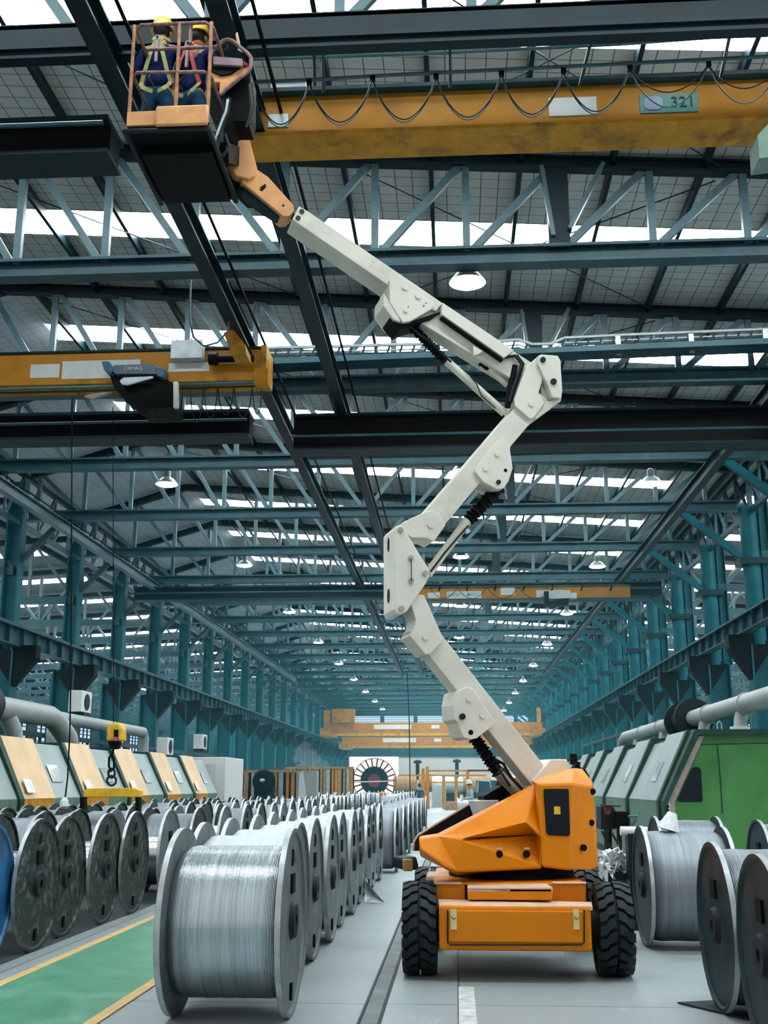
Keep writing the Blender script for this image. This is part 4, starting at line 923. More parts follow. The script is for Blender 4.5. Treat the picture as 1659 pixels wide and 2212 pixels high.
FY = [10.27, 11.65, 13.02, 14.38, 15.74, 17.1, 18.46, 19.82, 21.2]
for i, y in enumerate(FY):
    spool('film', -1.83-(.03 if i % 2 else 0), y, 'pale film-wrapped wire spool, %s behind the big shiny front spool' % ordn(i), 'spools in the row left of the boom lift')
for i, y in enumerate([23.2, 26.7, 29.6, 32.8, 36.5, 40.5, 46.4]):
    spool('dark', -1.64, y, 'dark grey wire spool, %s in the line beyond the pale wrapped spools' % ordn(i), 'dark spools beyond the pale row')
AY = [(10.9, -4.88, 'blue'), (12.03, -4.83, 'empty'), (13.15, -4.92, 'empty'), (14.42, -4.85, 'empty'), (15.55, -4.80, 'empty')]
spool('blue', -4.9, 10.85, 'blue painted spool at the left edge of the photo', 'spools along the walkway edge')
for i, (y, x, k) in enumerate(AY[1:]):
    spool(k, x, y, 'scuffed empty spool with dark flanges, %s along the walkway edge from the blue one' % ordn(i), 'spools along the walkway edge')
for i in range(18):
    y = 17.3+i*1.5
    spool(('bare', 'grey', 'bare')[i % 3] if i % 5 != 3 else 'empty', -4.75+.35*min(1, i/3)+random.uniform(-.03, .03), y,
          '%s spool of the line running on behind the scuffed empty spools' % ordn(i), 'spools behind the scuffed ones')
for r, (x, y0, n) in enumerate(((-6.25, 11.6, 20), (-7.75, 14., 17))):
    for i in range(n):
        spool('grey' if (i*3+r) % 7 else 'dark', x+random.uniform(-.08, .08), y0+i*1.52, 'grey wire spool, %s in the %s line left of the walkway spools' % (ordn(i), ('second', 'third')[r]), '%s line of stored spools' % ('second', 'third')[r])
for r, x in enumerate((-3.1, -5.2, -6.9, -8.3)):
    for i in range(8):
        y = 50+i*3.4+r*.5
        if x == -3.1: y += 3
        spool(('grey', 'film', 'silver')[(i+r) % 3], x, y, 'small far spool, %s in line %s of the distant spool yard' % (ordn(i), ('one', 'two', 'three', 'four')[r]), 'distant spool yard')
# right side
def rs(x, y, lab, rz=0): return spool('dark', x, y, lab, 'dark spools at the right')
r1 = rs(2.46, 12.85, 'full dark-flanged wire spool beside the right tyre of the boom lift')
rs(2.44, 9.25, 'dark green-black spool at the bottom right, narrower view, second from the right edge')
r3 = rs(2.38, 7.66, 'nearest dark spool cut off by the bottom right corner, white label on it')
rs(4.33, 15.2, 'dark spool behind the full one, in front of the green machine end')
rs(4.33, 13.75, 'dark spool at the right edge behind, with a grey coil cut off by the frame')
rs(3.3, 16.9, 'dark spool hidden low behind the full spool, before the green machine')
lb = MB((2.38, 7.66, 0)).b2(1.905, 1.915, 7.38, 7.52, .15, .36).build('paper_label', M['paper'], r3)
MB((2.46, 12.85, 0)).cyl((2.0, 12.6, 1.16), (1.0+.9, 12.6, 1.16), .02, 8)
tag(MB((2.0, 13.2, 1.3)).lathe([(0, .1), (.05, .1), (.13, -.09), (0, -.1)], (2.35, 12.85, 1.285), (.3, 0, 1), 10).build('plastic_cone', M['film']),
    'crumpled white plastic cone lying on top of the full right spool', 'plastic')

# ------------------------------------------------------------------ machine enclosures
def enclosure(sg, a, y0, y1, lab, grp, left=False, first=False):
    # sloping guard of a stranding machine. a: |x| of the skirt face
    X = lambda d: sg*(a+d)
    t = root('machine_enclosure', (X(2), y0, 0), lab, 'machine', grp); og = (X(2), y0, 0)
    z1, z2, d2 = 1.4, 2.66, .62; ln = y1-y0
    yb = .24 if left else .22
    MB(og).prism([(X(.05), y0+.02, 0), (X(.05), y0+.02, z1-.03), (X(d2+.05), y0+.02, z2-.06), (X(3.2), y0+.02, z2-.06), (X(3.2), y0+.02, 0)], (0, ln-.04, 0)).build('body', M['green_d'], t)
    def rib(ya, yb_, m):
        return MB(og).prism([(X(-.06), ya, 0), (X(-.06), ya, z1), (X(d2-.06), ya, z2+.03), (X(3.2), ya, z2+.03), (X(3.2), ya, z2-.12), (X(d2+.12), ya, z2-.12), (X(.15), ya, z1-.05), (X(.15), ya, 0)], (0, yb_-ya, 0)).build('frame_rib', m, t)
    rib(y0, y0+yb, M['green_d'])
    ym = y0+yb+(ln-yb)*.5
    def pan(ya, yb_, out, m, nm, top=0.): 
        return MB(og).prism([(X(-out), ya, z1), (X(d2-out), ya, z2-top), (X(d2-out+.1), ya, z2-top), (X(.1), ya, z1)], (0, yb_-ya, 0)).build(nm, m, t)
    if left:
        p1 = pan(y0+yb, ym, .05, M['cream'], 'cream_panel', -.04); p2 = pan(ym, y1, .0, M['grey_pan'], 'grey_panel', .05)
        MB(og).prism([(X(-.055), y0+yb+.15, z1+.12), (X(-.055)+sg*.14, y0+yb+.15, z1+.4), (X(-.055)+sg*.14, y0+yb+.6, z1+.4), (X(-.055), y0+yb+.6, z1+.12)], (-sg*.01, 0, .006)).build('paper_notice', M['paper'], p1)
        wp = p2; wy0, wy1 = ym+.35, ym+1.05
        MB(og).b2(X(-.04), X(.1), y0+yb, ym, .25, z1).build('skirt', M['ochre'], t)
        MB(og).b2(X(0), X(.1), ym, y1, .25, z1).build('skirt', M['green_g'], t)
    else:
        p1 = pan(y0+yb, ym, .05, M['grey_pan'], 'grey_panel', -.02); p2 = pan(ym, y1, .0, M['grey_pan'], 'grey_panel', .1)
        wp = p1; wy0, wy1 = y0+yb+.9, y0+yb+1.4
        MB(og).b2(X(-.04), X(.1), y0+yb, ym, .2, z1).b2(X(0), X(.1), ym, y1, .2, z1).build('skirt', M['green_g'], t)
    o = .012 if left else .062
    MB(og).prism([(X(.62*.28)-sg*o, wy0, z1+.28*1.26), (X(.62*.58)-sg*o, wy0, z1+.58*1.26), (X(.62*.58)-sg*o, wy1, z1+.58*1.26), (X(.62*.28)-sg*o, wy1, z1+.28*1.26)], (-sg*.008, 0, .004)).build('window', M['pane'], wp)
    return t
for k in range(6):
    enclosure(-1, 9.0, 19.15+3.95*k, 19.15+3.95*(k+1), 'cream and grey sloping machine guard, %s from the left edge behind the spools' % ordn(k), 'left line of machine guards', True)
YM = 21.3
for k in range(9):
    enclosure(1, 3.8, YM+.25+3.95*k, YM+.25+3.95*(k+1), 'grey sloping machine guard, %s behind the green end wall on the right' % ordn(k), 'right line of machine guards')
em = root('machine_end_housing', (6, YM, 0), 'big green end housing of the right machine with a dark triangular window', 'machine'); og = (6, YM, 0)
MB(og).prism([(3.86, YM, .0), (3.86, YM, 1.36), (4.5, YM, 2.58), (8.6, YM, 2.58), (8.6, YM, 0)], (0, .22, 0)).build('end_panel', M['green'], em)
MB(og).prism([(3.78, YM-.12, 0), (3.78, YM-.12, 1.4), (4.42, YM-.12, 2.68), (8.7, YM-.12, 2.68), (8.7, YM-.12, 2.58), (4.49, YM-.12, 2.58), (3.86, YM-.12, 1.38), (3.86, YM-.12, 0)], (0, .35, 0)).build('dark_frame', M['green_d'], em)
MB(og).prism([(3.87, YM-.05, 0), (3.87, YM-.05, 1.38), (4.5, YM-.05, 2.56), (4.6, YM-.05, 2.56), (3.99, YM-.05, 1.38), (3.99, YM-.05, 0)], (0, .06, 0)).build('pink_edge_strip', M['pink'], em)
def E_(x, y, d=.02): return PY(x, y, YM-d)
MB(og).prism([E_(x, y) for x, y in ((1464, 1727), (1494, 1661), (1499, 1657), (1509, 1657), (1514, 1662), (1518, 1728), (1514, 1732), (1467, 1732))], (0, .03, 0)).build('triangular_window', M['glass'], em, bevel=.004)
MB(og).tube([E_(x, y, .005) for x, y in ((1549, 1607), (1556, 1680), (1561, 1758))], .012, 5).tube([E_(x, y, .005) for x, y in ((1505, 1608), (1659, 1605), (1800, 1604))], .01, 5).build('panel_seam', M['green_d'], em)
ms = MB(og).prism([E_(x, y, .1) for x, y in ((1437, 1735), (1447, 1735), (1450, 1780), (1440, 1780))], (0, .08, 0)).build('switch_strip', M['white'], em)
for y in (1742, 1750, 1766, 1774): MB(og).cyl(E_(1443.5, y, .13), E_(1443.5, y, .09), .022, 10).build('button', M['black'], ms)
for y in (4.9, 5.9): MB(og).tube([(y-.04, YM, 2.68), (y-.04, YM, 2.78), (y, YM, 2.83), (y+.04, YM, 2.78), (y+.04, YM, 2.68)], .012, 6).build('lifting_eye', M['galv'], em)

# ------------------------------------------------------------------ ducts and other plant
def duct(pts, r, lab, m, rings, extra=None):
    t = root('air_duct', pts[0], lab, 'duct'); og = tuple(pts[0])
    MB(og).tube(pts, r, 20).build('pipe', m, t, smooth=True)
    for a, b, rr_ in rings: MB(og).cyl(a, b, rr_, 28).build('flange_ring', M['dark'] if rr_ > .3 else m, t, smooth=True)
    return t, og
xd = 5.6
d1, og = duct([(xd, 15, 3.2), (xd, 37.5, 3.2), (xd, 38.1, 3.1), (xd, 38.3, 2.9), (xd, 38.3, 2.62)], .19, 'thick grey duct running back over the right machine guards', M['duct'],
    [((xd, 26.8, 3.2), (xd, 26.9, 3.2), .46), ((xd, 28.1, 3.2), (xd, 28.2, 3.2), .46)] + [((xd, y, 3.2), (xd, y+.08, 3.2), .215) for y in (21.9, 25.2, 31, 34)])
MB(og).cyl((xd, 26.9, 3.2), (xd, 28.1, 3.2), .3, 24).build('fan_housing', M['dark'], d1, smooth=True)
for y in (22.3, 25.6, 30.6, 35):
    MB(og).tube([(xd, y, 3.1), (xd-.05, y, 2.95), (xd-.1, y, 2.66)], .12, 14).build('branch_pipe', M['duct'], d1, smooth=True)
    MB(og).cyl((xd-.1, y, 2.62), (xd-.1, y, 2.78), .17, 14).build('socket', M['white'], d1, smooth=True)
MB(og).bar((xd+.5, 16, 3.5), (xd+.5, 55, 3.5), .1, .1).build('pipe_rack', M['steel'], d1)
for y in range(18, 55, 4): MB(og).bar((xd+.5, y, 3.5), (xd+.5, y, 2.64), .06, .06).build('rack_post', M['steel'], d1)
xd = -10.4; zd = 3.4
d2, og = duct([(xd, 24.2, zd), (xd, 28.4, zd), (xd+.0, 28.9, zd-.1), (xd+.1, 29.6, zd-.5), (xd+.1, 29.8, 2.6)], .27, 'thick grey duct over the left machines bending down behind them', M['duct'],
    [((xd, 24.1, zd), (xd, 24.3, zd), .5)])
MB(og).tube([(xd, 28.6, zd), (xd, 37.2, zd), (xd, 37.4, zd-.2), (xd, 37.4, 2.6)], .17, 18).build('thin_pipe', M['duct'], d2, smooth=True)
MB(og).tube([(xd, 25.6, zd-.1), (xd+.1, 25.9, zd-.5), (xd+.1, 26, 2.6)], .2, 16).build('branch_pipe', M['duct'], d2, smooth=True)
MB(og).cyl((xd, 22.9, zd-.1), (xd, 24.1, zd-.1), .55, 28).build('fan_housing', M['dark'], d2, smooth=True)
MB(og).lathe([(.38, 0), (.34, .3), (.2, .5), (.2, 1.0)], (xd, 23.4, zd+.35), (0, 0, 1), 20).build('fan_inlet', M['duct'], d2, smooth=True)
MB(og).bar((xd-.8, 20, 3.0), (xd-.8, 52, 3.0), .1, .12).build('pipe_rack', M['steel'], d2)
for y in range(22, 54, 4): MB(og).bar((xd-.8, y, 3.0), (xd-.8, y, 2.6), .07, .07).build('rack_post', M['steel'], d2)
def acunit(x, y, z, lab, dk=False):
    t = root('air_conditioner', (x, y, z), lab, 'air conditioner', 'outdoor air conditioner units'); og = (x, y, z)
    MB(og).b2(x-.2, x+.2, y-.45, y+.45, z, z+.62).build('casing', M['white'], t, bevel=.02)
    MB(og).cyl((x+.2, y, z+.3), (x+.215, y, z+.3), .24, 24).build('fan_grille', M['dark'], t)
    MB(og).bar((x, y-.3, z-.05), (x, y+.3, z-.05), .45, .1).build('bracket', M['steel_d'], t)
acunit(-11.0, 32.5, 3.75, 'white air conditioner above the thin duct at the left'); acunit(-10.9, 30.6, 2.75, 'white air conditioner right behind the cream machine panel')
acunit(-10.6, 41.0, 2.75, 'air conditioner with dark side over the fourth cream panel'); acunit(-11, 48.5, 3.2, 'air conditioner beside the white cabin top')
cb = root('white_cabin', (-9.9, 45, 0), 'white cabin with a door panel behind the last cream machine', 'cabin'); og = (-9.9, 45, 0)
MB(og).b2(-11.8, -8.9, 43.8, 47.5, 0, 2.75).build('wall_panel', M['white'], cb, bevel=.02); MB(og).b2(-10.0, -9.3, 43.76, 43.8, .3, 2.5).build('door', mat('door_grey', (.55, .57, .53), .5), cb)
# guarded timber racks
def fence(x0, x1, y, h, n, lab, m='wood'):
    t = root('slatted_rack', (x0, y, 0), lab, 'rack', 'slatted racks at the far left'); og = (x0, y, 0)
    MB(og).b2(x0, x1, y-.05, y+.05, h-.12, h).b2(x0, x1, y-.05, y+.05, .6, .75).build('rail', M[m], t)
    MB(og).b2(x0, x1, y+.25, y+.3, 0, h-.1).build('backing', M['dark'], t)
    for i in range(n):
        x = x0+(x1-x0)*(i+.5)/n; MB(og).b2(x-.06-.04*(i % 3), x+.06, y-.02, y+.06, 0, h-.05).build('slat', (M['wood'], M['yellow'], M['galv'])[(i*7) % 5 % 3], t)
fence(-10.6, -7.0, 50, 2.35, 14, 'brown slatted rack right of the white cabin')
fence(-9.6, -5.7, 64, 2.7, 18, 'long brown slatted rack in front of the steam')
cm = root('cutting_wheel_machine', (-7.4, 49, 0), 'black round wheel with a pale hub beside the brown rack', 'machine'); og = (-7.4, 49, 0)
p = PY(570, 1688, 49); MB(og).lathe([(.0, -.1), (.46, -.1), (.5, -.05), (.5, .05), (.46, .1), (0, .1)], p, (0, 1, 0), 32).build('wheel', M['black'], cm, smooth=True)
MB(og).ell(p+Vector((-.05, -.15, .05)), (.12, .08, .08)).build('hub', M['galv'], cm); MB(og).b2(p.x-.4, p.x+.4, 49.1, 49.6, 0, p.z).build('stand', M['dark'], cm)
MB(og).bar(p+Vector((.3, .1, .5)), p+Vector((1.6, .1, .8)), .3, .06).build('canopy', M['steel_l'], cm)
cp = root('control_cabinet', (-5.9, 50, 0), 'grey cabinet with a white cloth hung on it left of the long rack', 'cabinet'); og = (-5.9, 50, 0)
MB(og).b2(-7.0, -6.1, 50, 50.8, 0, 2.3).build('cabinet_body', M['duct'], cp); MB(og).prism([(-6.85, 49.95, 2.2), (-6.7, 49.95, 2.3), (-6.5, 49.95, 1.0), (-6.9, 49.95, 1.0)], (0, .04, 0)).build('white_cloth', M['white'], cp)
# spoked red wheel
p = PY(809, 1686, 78)
rw = root('spoked_wheel', (p.x, 78, 0), 'tall dark red wheel with many spokes in front of the bright door', 'wheel'); og = (p.x, 78, 0)
MB(og).lathe([(0, -.3), (.95, -.3), (.95, .3), (0, .3)], p, (0, 1, 0), 32).build('drum', M['redwheel'], rw)
MB(og).lathe([(.45, -.34), (.9, -.34), (.9, -.31), (.45, -.31)], p, (0, 1, 0), 32).build('dark_ring', M['black'], rw)
for i in range(22):
    a = 2*math.pi*i/22; MB(og).bar(p+Vector((.9*math.cos(a), 0, .9*math.sin(a))), p+Vector((1.5*math.cos(a), 0, 1.5*math.sin(a))), .1, .14, (0, 1, 0)).build('spoke', M['redwheel'], rw)
MB(og).tube([p+Vector((1.47*math.cos(2*math.pi*i/32), 0, 1.47*math.sin(2*math.pi*i/32))) for i in range(33)], .03, 5).build('outer_hoop', M['redwheel'], rw)
MB(og).b2(p.x-1, p.x+1, 77.7, 78.4, 0, .6).build('base', M['dark'], rw)
tag(MB((p.x, 76, 1.9)).tube([(p.x-3.0, 76, 1.86), (p.x+1.3, 76, 1.95)], .04, 6).build('barrier_pole', mat('redwhite', (.75, .5, .48), .5)), 'pink and white barrier pole across the red wheel', 'barrier')
tag(MB((-4.9, 55, 0)).b2(PY(818, 1715, 60).x, PY(832, 1715, 60).x, 60, 60.8, 0, PY(820, 1711, 60).z).build('orange_box', M['orange'], bevel=.05), 'small orange box on the floor under the red wheel', 'box')
# yellow guard frames and plant before the end wall
gf = root('guard_frame', (1, 84, 0), 'yellow guard frame with a gate before the pale end wall', 'frame'); og = (1, 84, 0)
def G(x, y, Y=84): return PY(x, y, Y)
for x, y in ((914, 1660), (923, 1656), (985, 1675), (958, 1675), (1010, 1664)): p = G(x, y); MB(og).b2(p.x-.12, p.x+.12, 84, 84.2, 0, p.z).build('post', M['yellow'], gf)
for x0, x1, y in ((925, 1100, 1665), (860, 1050, 1675), (1010, 1100, 1664), (925, 1010, 1690)): a, b = G(x0, y), G(x1, y); MB(og).bar(a, b, .08, .12).build('rail', M['yellow'], gf)
pl = root('process_line', (0, 92, 0), 'brown and grey process line with round tanks behind the yellow guard frame', 'machine'); og = (0, 92, 0)
for x0, x1, y0, m in ((850, 900, 1676, 'wood'), (905, 935, 1672, 'ochre'), (940, 1000, 1678, 'galv'), (1000, 1060, 1676, 'wood'), (1060, 1120, 1674, 'duct')):
    a, b = PY(x0, y0, 92), PY(x1, y0, 92); MB(og).cyl((a.x, 92, a.z-.7), (b.x, 92, a.z-.7), .7, 20).build('tank', M[m], pl, smooth=True); MB(og).b2(a.x, b.x-.3, 91.6, 92.4, 0, a.z-1).build('tank_base', M['dark'] if m != 'ochre' else M['ochre'], pl)
for x, y in ((902, 1657), (987, 1655)): p = PY(x, y, 92); MB(og).lathe([(.35, .3), (.3, .5), (.0, .6)], p, (0, 0, 1), 14).cyl(p+Vector((0, 0, -1)), p+Vector((0, 0, .3)), .15, 10).build('vent_hood', M['dark'], pl, smooth=True)
p = PY(948, 1682, 90); q = MB(); 
wl = root('work_lamp', (p.x, 90, p.z), 'bright lamp glowing in the process line behind the yellow frame', 'lamp')
MB((p.x, 90, p.z)).ell(p, (.5, .1, .22)).build('glass', M['lamp'], wl); MB((p.x, 90, p.z)).b2(p.x-.55, p.x+.55, 90.1, 90.3, 0, p.z+.3).build('housing', M['galv'], wl)
tag(MB((3, 70, 0)).b2(PY(960, 1720, 80).x, PY(1000, 1720, 80).x, 80, 81, 0, .35).b2(PY(965, 1720, 80).x, PY(990, 1720, 80).x, 80, 81, .35, .6).build('timber_stack', M['wood']), 'low stack of pale timber on the far floor', 'timber stack')
fl = root('reel_tractor', (2.6, 52, 0), 'grey reel machine with a blue frame beside the standing far worker', 'machine'); og = (2.6, 52, 0)
def Fp(x, y, Y=50): return PY(x, y, Y)
a = Fp(1005, 1725); MB(og).lathe([(0, 0), (.42, 0), (.42, .05), (.36, .05), (.36, 1.0), (.42, 1.0), (.42, 1.05), (0, 1.05)], (a.x-.35, 50, .75), (1, 0, 0), 28).build('reel', M['galv'], fl, smooth=True)
MB(og).b2(a.x+.5, a.x+2.2, 50.2, 51, .3, 1.9).build('body', M['steel_l'], fl, bevel=.03); MB(og).tube([Fp(x, y, 50.1) for x, y in ((1031, 1712), (1033, 1686), (1058, 1688), (1062, 1712))], .04, 6).build('blue_frame', mat('sky_blue', (.25, .5, .6), .5), fl)
MB(og).b2(a.x-.3, a.x+2.2, 50.0, 51, 0, .3).build('base', M['dark'], fl)
# dark take-up stand between the lift and the green machine
ts = root('take_up_stand', (2.6, 16.2, 0), 'dark winding stand with levers between the boom lift and green machine', 'machine'); og = (2.6, 16.2, 0)
def S(x, y, Y=16.2): return PY(x, y, Y)
def sp(nm, m, pts, t=.3, Y=16.2, bev=.01): MB(og).prism([S(x, y, Y) for x, y in pts], (0, t, 0)).build(nm, M[m], ts, bevel=bev)
sp('gearbox', 'dark', ((1298, 1742), (1322, 1738), (1330, 1752), (1345, 1756), (1345, 1790), (1298, 1792)), .5)
sp('side_block', 'black', ((1330, 1753), (1358, 1753), (1360, 1792), (1330, 1790)), .3, 16.0)
sp('post', 'black', ((1308, 1790), (1322, 1790), (1322, 1856), (1308, 1856)), .15); sp('post', 'dark', ((1335, 1790), (1343, 1790), (1345, 1862), (1336, 1862)), .15)
sp('cross_rail', 'steel_d', ((1296, 1738), (1342, 1740), (1342, 1743), (1296, 1741)), .05, 16.0); sp('red_guard', 'redwheel', ((1306, 1741), (1322, 1741), (1318, 1760), (1308, 1760)), .1, 16.05)
MB(og).tube([S(x, y, 15.8) for x, y in ((1357, 1764), (1376, 1763), (1372, 1772), (1362, 1786))], .02, 6).build('bent_handle', M['steel_l'], ts)
for pts in (((1300, 1795), (1318, 1830), (1300, 1856)), ((1322, 1800), (1340, 1830), (1326, 1850)), ((1312, 1790), (1312, 1850))): MB(og).tube([S(x, y, 15.9) for x, y in pts], .018, 6).build('hose', M['hosem'], ts)
sp('base', 'dark', ((1296, 1856), (1372, 1850), (1372, 1927), (1296, 1928)), .6); 
rl = root('film_roll', tuple(S(1340, 1795, 14.2)), 'white rolled tube poking out left of the full right spool', 'roll'); o_ = tuple(S(1340, 1795, 14.2))
MB(o_).cyl(S(1340, 1795, 14.2), S(1398, 1796, 14.2), .055, 14).build('rolled_film', M['white'], rl, smooth=True)
MB(o_).b2(S(1352, 1795, 14.3).x, S(1380, 1795, 14.3).x, 14.15, 14.4, 0, S(1360, 1800, 14.3).z).build('stand', M['steel_d'], rl)
hp_ = MB((2.0, 14.6, .5)); random.seed(3)
for i in range(150):
    u = random.random(); px = 1296+76*u; top = 1880-42*math.sin(math.pi*(.15+.8*u))
    p = PY(px, random.uniform(top, 1888), 14.6); p.y += random.uniform(-.2, .25)
    Rr = Matrix.Rotation(random.uniform(0, 3), 3, Vector((random.random(), random.random(), random.random()+.1)).normalized())
    w_ = [Rr @ Vector((random.uniform(-1, 1)*.1, random.uniform(-1, 1)*.1, random.uniform(-1, 1)*.035)) for _ in range(5)]
    hp_.add([p+v for v in w_], [(0, 1, 2), (0, 2, 3), (0, 3, 4), (1, 2, 4), (2, 3, 4), (0, 1, 4)])
fh = hp_.build('film_heap', M['film']); tag(fh, 'crumpled heap of white plastic film between the lift and the right spool', 'plastic film')
rk = root('film_bench', (2.2, 14.7, 0), 'low dark bench carrying the white film heap', 'bench'); og = (2.2, 14.7, 0)
a = PY(1300, 1888, 14.5); b = PY(1385, 1888, 14.5)
MB(og).b2(a.x, b.x+.2, 14.4, 15.1, a.z-.06, a.z+.02).build('bench_top', M['dark'], rk)
for x in (a.x+.05, b.x+.1):
    for y in (14.45, 15.05): MB(og).b2(x-.03, x+.03, y-.03, y+.03, 0, a.z-.05).build('leg', M['dark'], rk)
tag(MB((-1.5, 17.6, 0)).add([(-1.36, 17.2, .005), (-1.05, 17.0, .01), (-1.35, 17.3, .3), (-1.38, 17.6, .32), (-1.25, 17.35, .12)], [(0, 1, 4), (1, 2, 4), (2, 3, 4), (0, 4, 3)]).build('torn_film', M['film']),
    'torn flap of clear film hanging from a pale wrapped spool to the floor', 'plastic film')
# ------------------------------------------------------------------ people
def skin_mesh(name, nodes, edges, m, par, sub_=1, rootn=0):
    me = bpy.data.meshes.new(name); me.from_pydata([n[0] for n in nodes], edges, []); me.materials.append(m)
    o = bpy.data.objects.new(name, me); COL.objects.link(o); o.parent = par
    bm = bmesh.new(); bm.from_mesh(me); ly = bm.verts.layers.skin.verify(); bm.verts.ensure_lookup_table()
    for i, n in enumerate(nodes):
        r = n[1]; bm.verts[i][ly].radius = r if isinstance(r, tuple) else (r, r); bm.verts[i][ly].use_root = (i == rootn)
    bm.to_mesh(me); bm.free()
    s = o.modifiers.new('skin', 'SKIN'); s.use_smooth_shade = True; s.branch_smoothing = .6
    d = o.modifiers.new('sub', 'SUBSURF'); d.levels = sub_; d.render_levels = sub_
    return o
def body_nodes(arms, legs, lean=0.):
    N = [((0, 0, .93), (.13, .1)), ((0, .0, 1.12), (.12, .09)), ((0, lean*.5, 1.34), (.15, .1)), ((0, lean*.6, 1.46), .06), ((0, lean*.7+.01, 1.53), .055), ((0, lean*.8+.02, 1.60), (.075, .085)), ((0, lean*.8+.02, 1.68), (.078, .09)), ((0, lean*.8+.01, 1.74), (.05, .06)),
         ((0, lean*.8+.12, 1.615), .014), ((0, lean*.8+.10, 1.63), .018)]
    E_ = [(0, 1), (1, 2), (2, 3), (3, 4), (4, 5), (5, 6), (6, 7), (6, 9), (9, 8)]
    for s, (el, wr, hd) in zip((-1, 1), arms):
        k = len(N); N += [((s*.19, lean*.5, 1.41), .055), (el, .042), (wr, .028), (hd, (.036, .018))]; E_ += [(2, k), (k, k+1), (k+1, k+2), (k+2, k+3)]
        d = (Vector(hd)-Vector(wr)).normalized(); sd = d.cross(Vector((0, 0, 1))).normalized() if abs(d.z) < .9 else Vector((1, 0, 0)); dn = Vector((0, 0, -1)) if abs(d.z) < .9 else Vector((0, 1, 0))
        for j, (off, ln) in enumerate(((-.03, .075), (-.01, .085), (.01, .08), (.028, .062))):
            b = Vector(hd)+sd*off+d*.03; k2 = len(N); N += [(tuple(b), .009), (tuple(b+d*ln*.55+dn*.008), .0085), (tuple(b+d*ln*.9+dn*.035), .0075)]; E_ += [(k+3, k2), (k2, k2+1), (k2+1, k2+2)]
        k2 = len(N); b = Vector(wr)+d*.03+sd*(-s*.03); N += [(tuple(b-sd*s*.012+d*.02), .011), (tuple(b-sd*s*.025+d*.055), .009)]; E_ += [(k+3, k2), (k2, k2+1)]
    for s, (kn, an, to) in zip((-1, 1), legs):
        k = len(N); N += [((s*.095, 0, .86), .085), (kn, .055), (an, .042), (to, (.045, .03))]; E_ += [(0, k), (k, k+1), (k+1, k+2), (k+2, k+3)]
    return N, E_
def person(loc, rz, lab, group, top_m, leg_m, arms, legs, hat_m, lean=0., harness=None, hat_tilt=0., sc=1.):
    t = root('person', loc, lab, 'person', group, rz); t.scale = (sc, sc, sc)
    N, E_ = body_nodes(arms, legs, lean)
    b = skin_mesh('body', N, E_, M['skin'], t)
    J = [((0, 0, .84), (.185, .135)), ((0, 0, .98), (.165, .125)), ((0, lean*.3, 1.15), (.165, .12)), ((0, lean*.5, 1.33), (.19, .13)), ((0, lean*.6, 1.44), (.09, .085))]; e = [(0, 1), (1, 2), (2, 3), (3, 4)]
    for s, (el, wr, hd) in zip((-1, 1), arms):
        k = len(J); J += [((s*.19, lean*.5, 1.39), .085), (el, .065), (tuple(Vector(wr)*.96+Vector(el)*.04), .048)]; e += [(3, k), (k, k+1), (k+1, k+2)]
    skin_mesh('jacket', J, e, top_m, t, 2)
    K = [((0, 0, .93), (.15, .12)), ((0, 0, .86), (.16, .125))]; e = [(0, 1)]
    for s, (kn, an, to) in zip((-1, 1), legs):
        k = len(K); K += [((s*.1, 0, .76), .1), (kn, .075), (tuple(Vector(an)+Vector((0, 0, .03))), .062)]; e += [(1, k), (k, k+1), (k+1, k+2)]
    skin_mesh('trousers', K, e, leg_m, t, 2)
    for s, (kn, an, to) in zip((-1, 1), legs):
        q = MB(); q.ell(Vector(an)+Vector((0, .06, -.04)), (.055, .14, .055), 12, 8); q.build('boot', M['black'], t, smooth=True)
    hc = Vector((0, lean*.8+.015, 1.69))
    MB().ell(hc+Vector((0, -.01, -.03)), (.088, .1, .09), 16, 10).build('hair', M['hair'], t, smooth=True)
    ax = Vector((0, math.sin(hat_tilt), math.cos(hat_tilt)))
    h = MB().lathe([(.125, -.01), (.118, 0), (.115, .05), (.098, .1), (.06, .135), (0, .148)], hc, ax, 28).build('hard_hat', hat_m, t, smooth=True)
    MB().lathe([(.142, -.02), (.138, -.01), (.112, .004), (.112, -.012), (.142, -.02)], hc+Vector((0, .012, 0)), ax, 28).build('hat_brim', hat_m, h, smooth=True)
    for s in (-1, 1): MB().ell(hc+Vector((s*.095, 0, -.075)), (.018, .03, .035), 8, 6).build('ear', M['skin'], b, smooth=True)
    if harness:
        hm, leg = harness; B = -.155
        def strap(pts, w=.045, mm=hm):
            pts = [Vector(p) for p in pts]; q = MB()
            for a, c in zip(pts[:-1], pts[1:]): q.bar(a, c, w, .008, (0, 1, 0))
            return q.build('harness_strap', mm, t)
        y = lean*.5
        for s in (-1, 1):
            strap([(s*.11, y-.04, 1.485), (s*.06, B+y+.02, 1.46), (s*.02, B+y-.0, 1.42)])
            strap([(s*.02, B+y-.0, 1.42), (s*.075, B+.0, 1.22), (s*.12, B+.01, 1.04), (s*.165, -.11, .9)])
            strap([(s*.165, -.11, .90), (s*.15, -.155, .82), (s*.09, -.165, .775), (s*.03, -.13, .77)], .05, leg)
        q = MB(); q.tube([(.03*math.cos(a), B+y-.02, 1.43+.035*math.sin(a)) for a in [math.pi*i/6 for i in range(13)]], .006, 6); q.build('d_ring', M['galv'], t)
        MB().bar((0, B+y-.015, 1.40), (0, B+y-.025, 1.12), .03, .025, (0, 1, 0)).build('shock_absorber', M['pinkbox'], t)
        strap([(-.03, B+y-.02, 1.02), (-.06, -.2, .9), (.0, -.18, .8)], .02, M['hosem'])
    return t
fz = zf
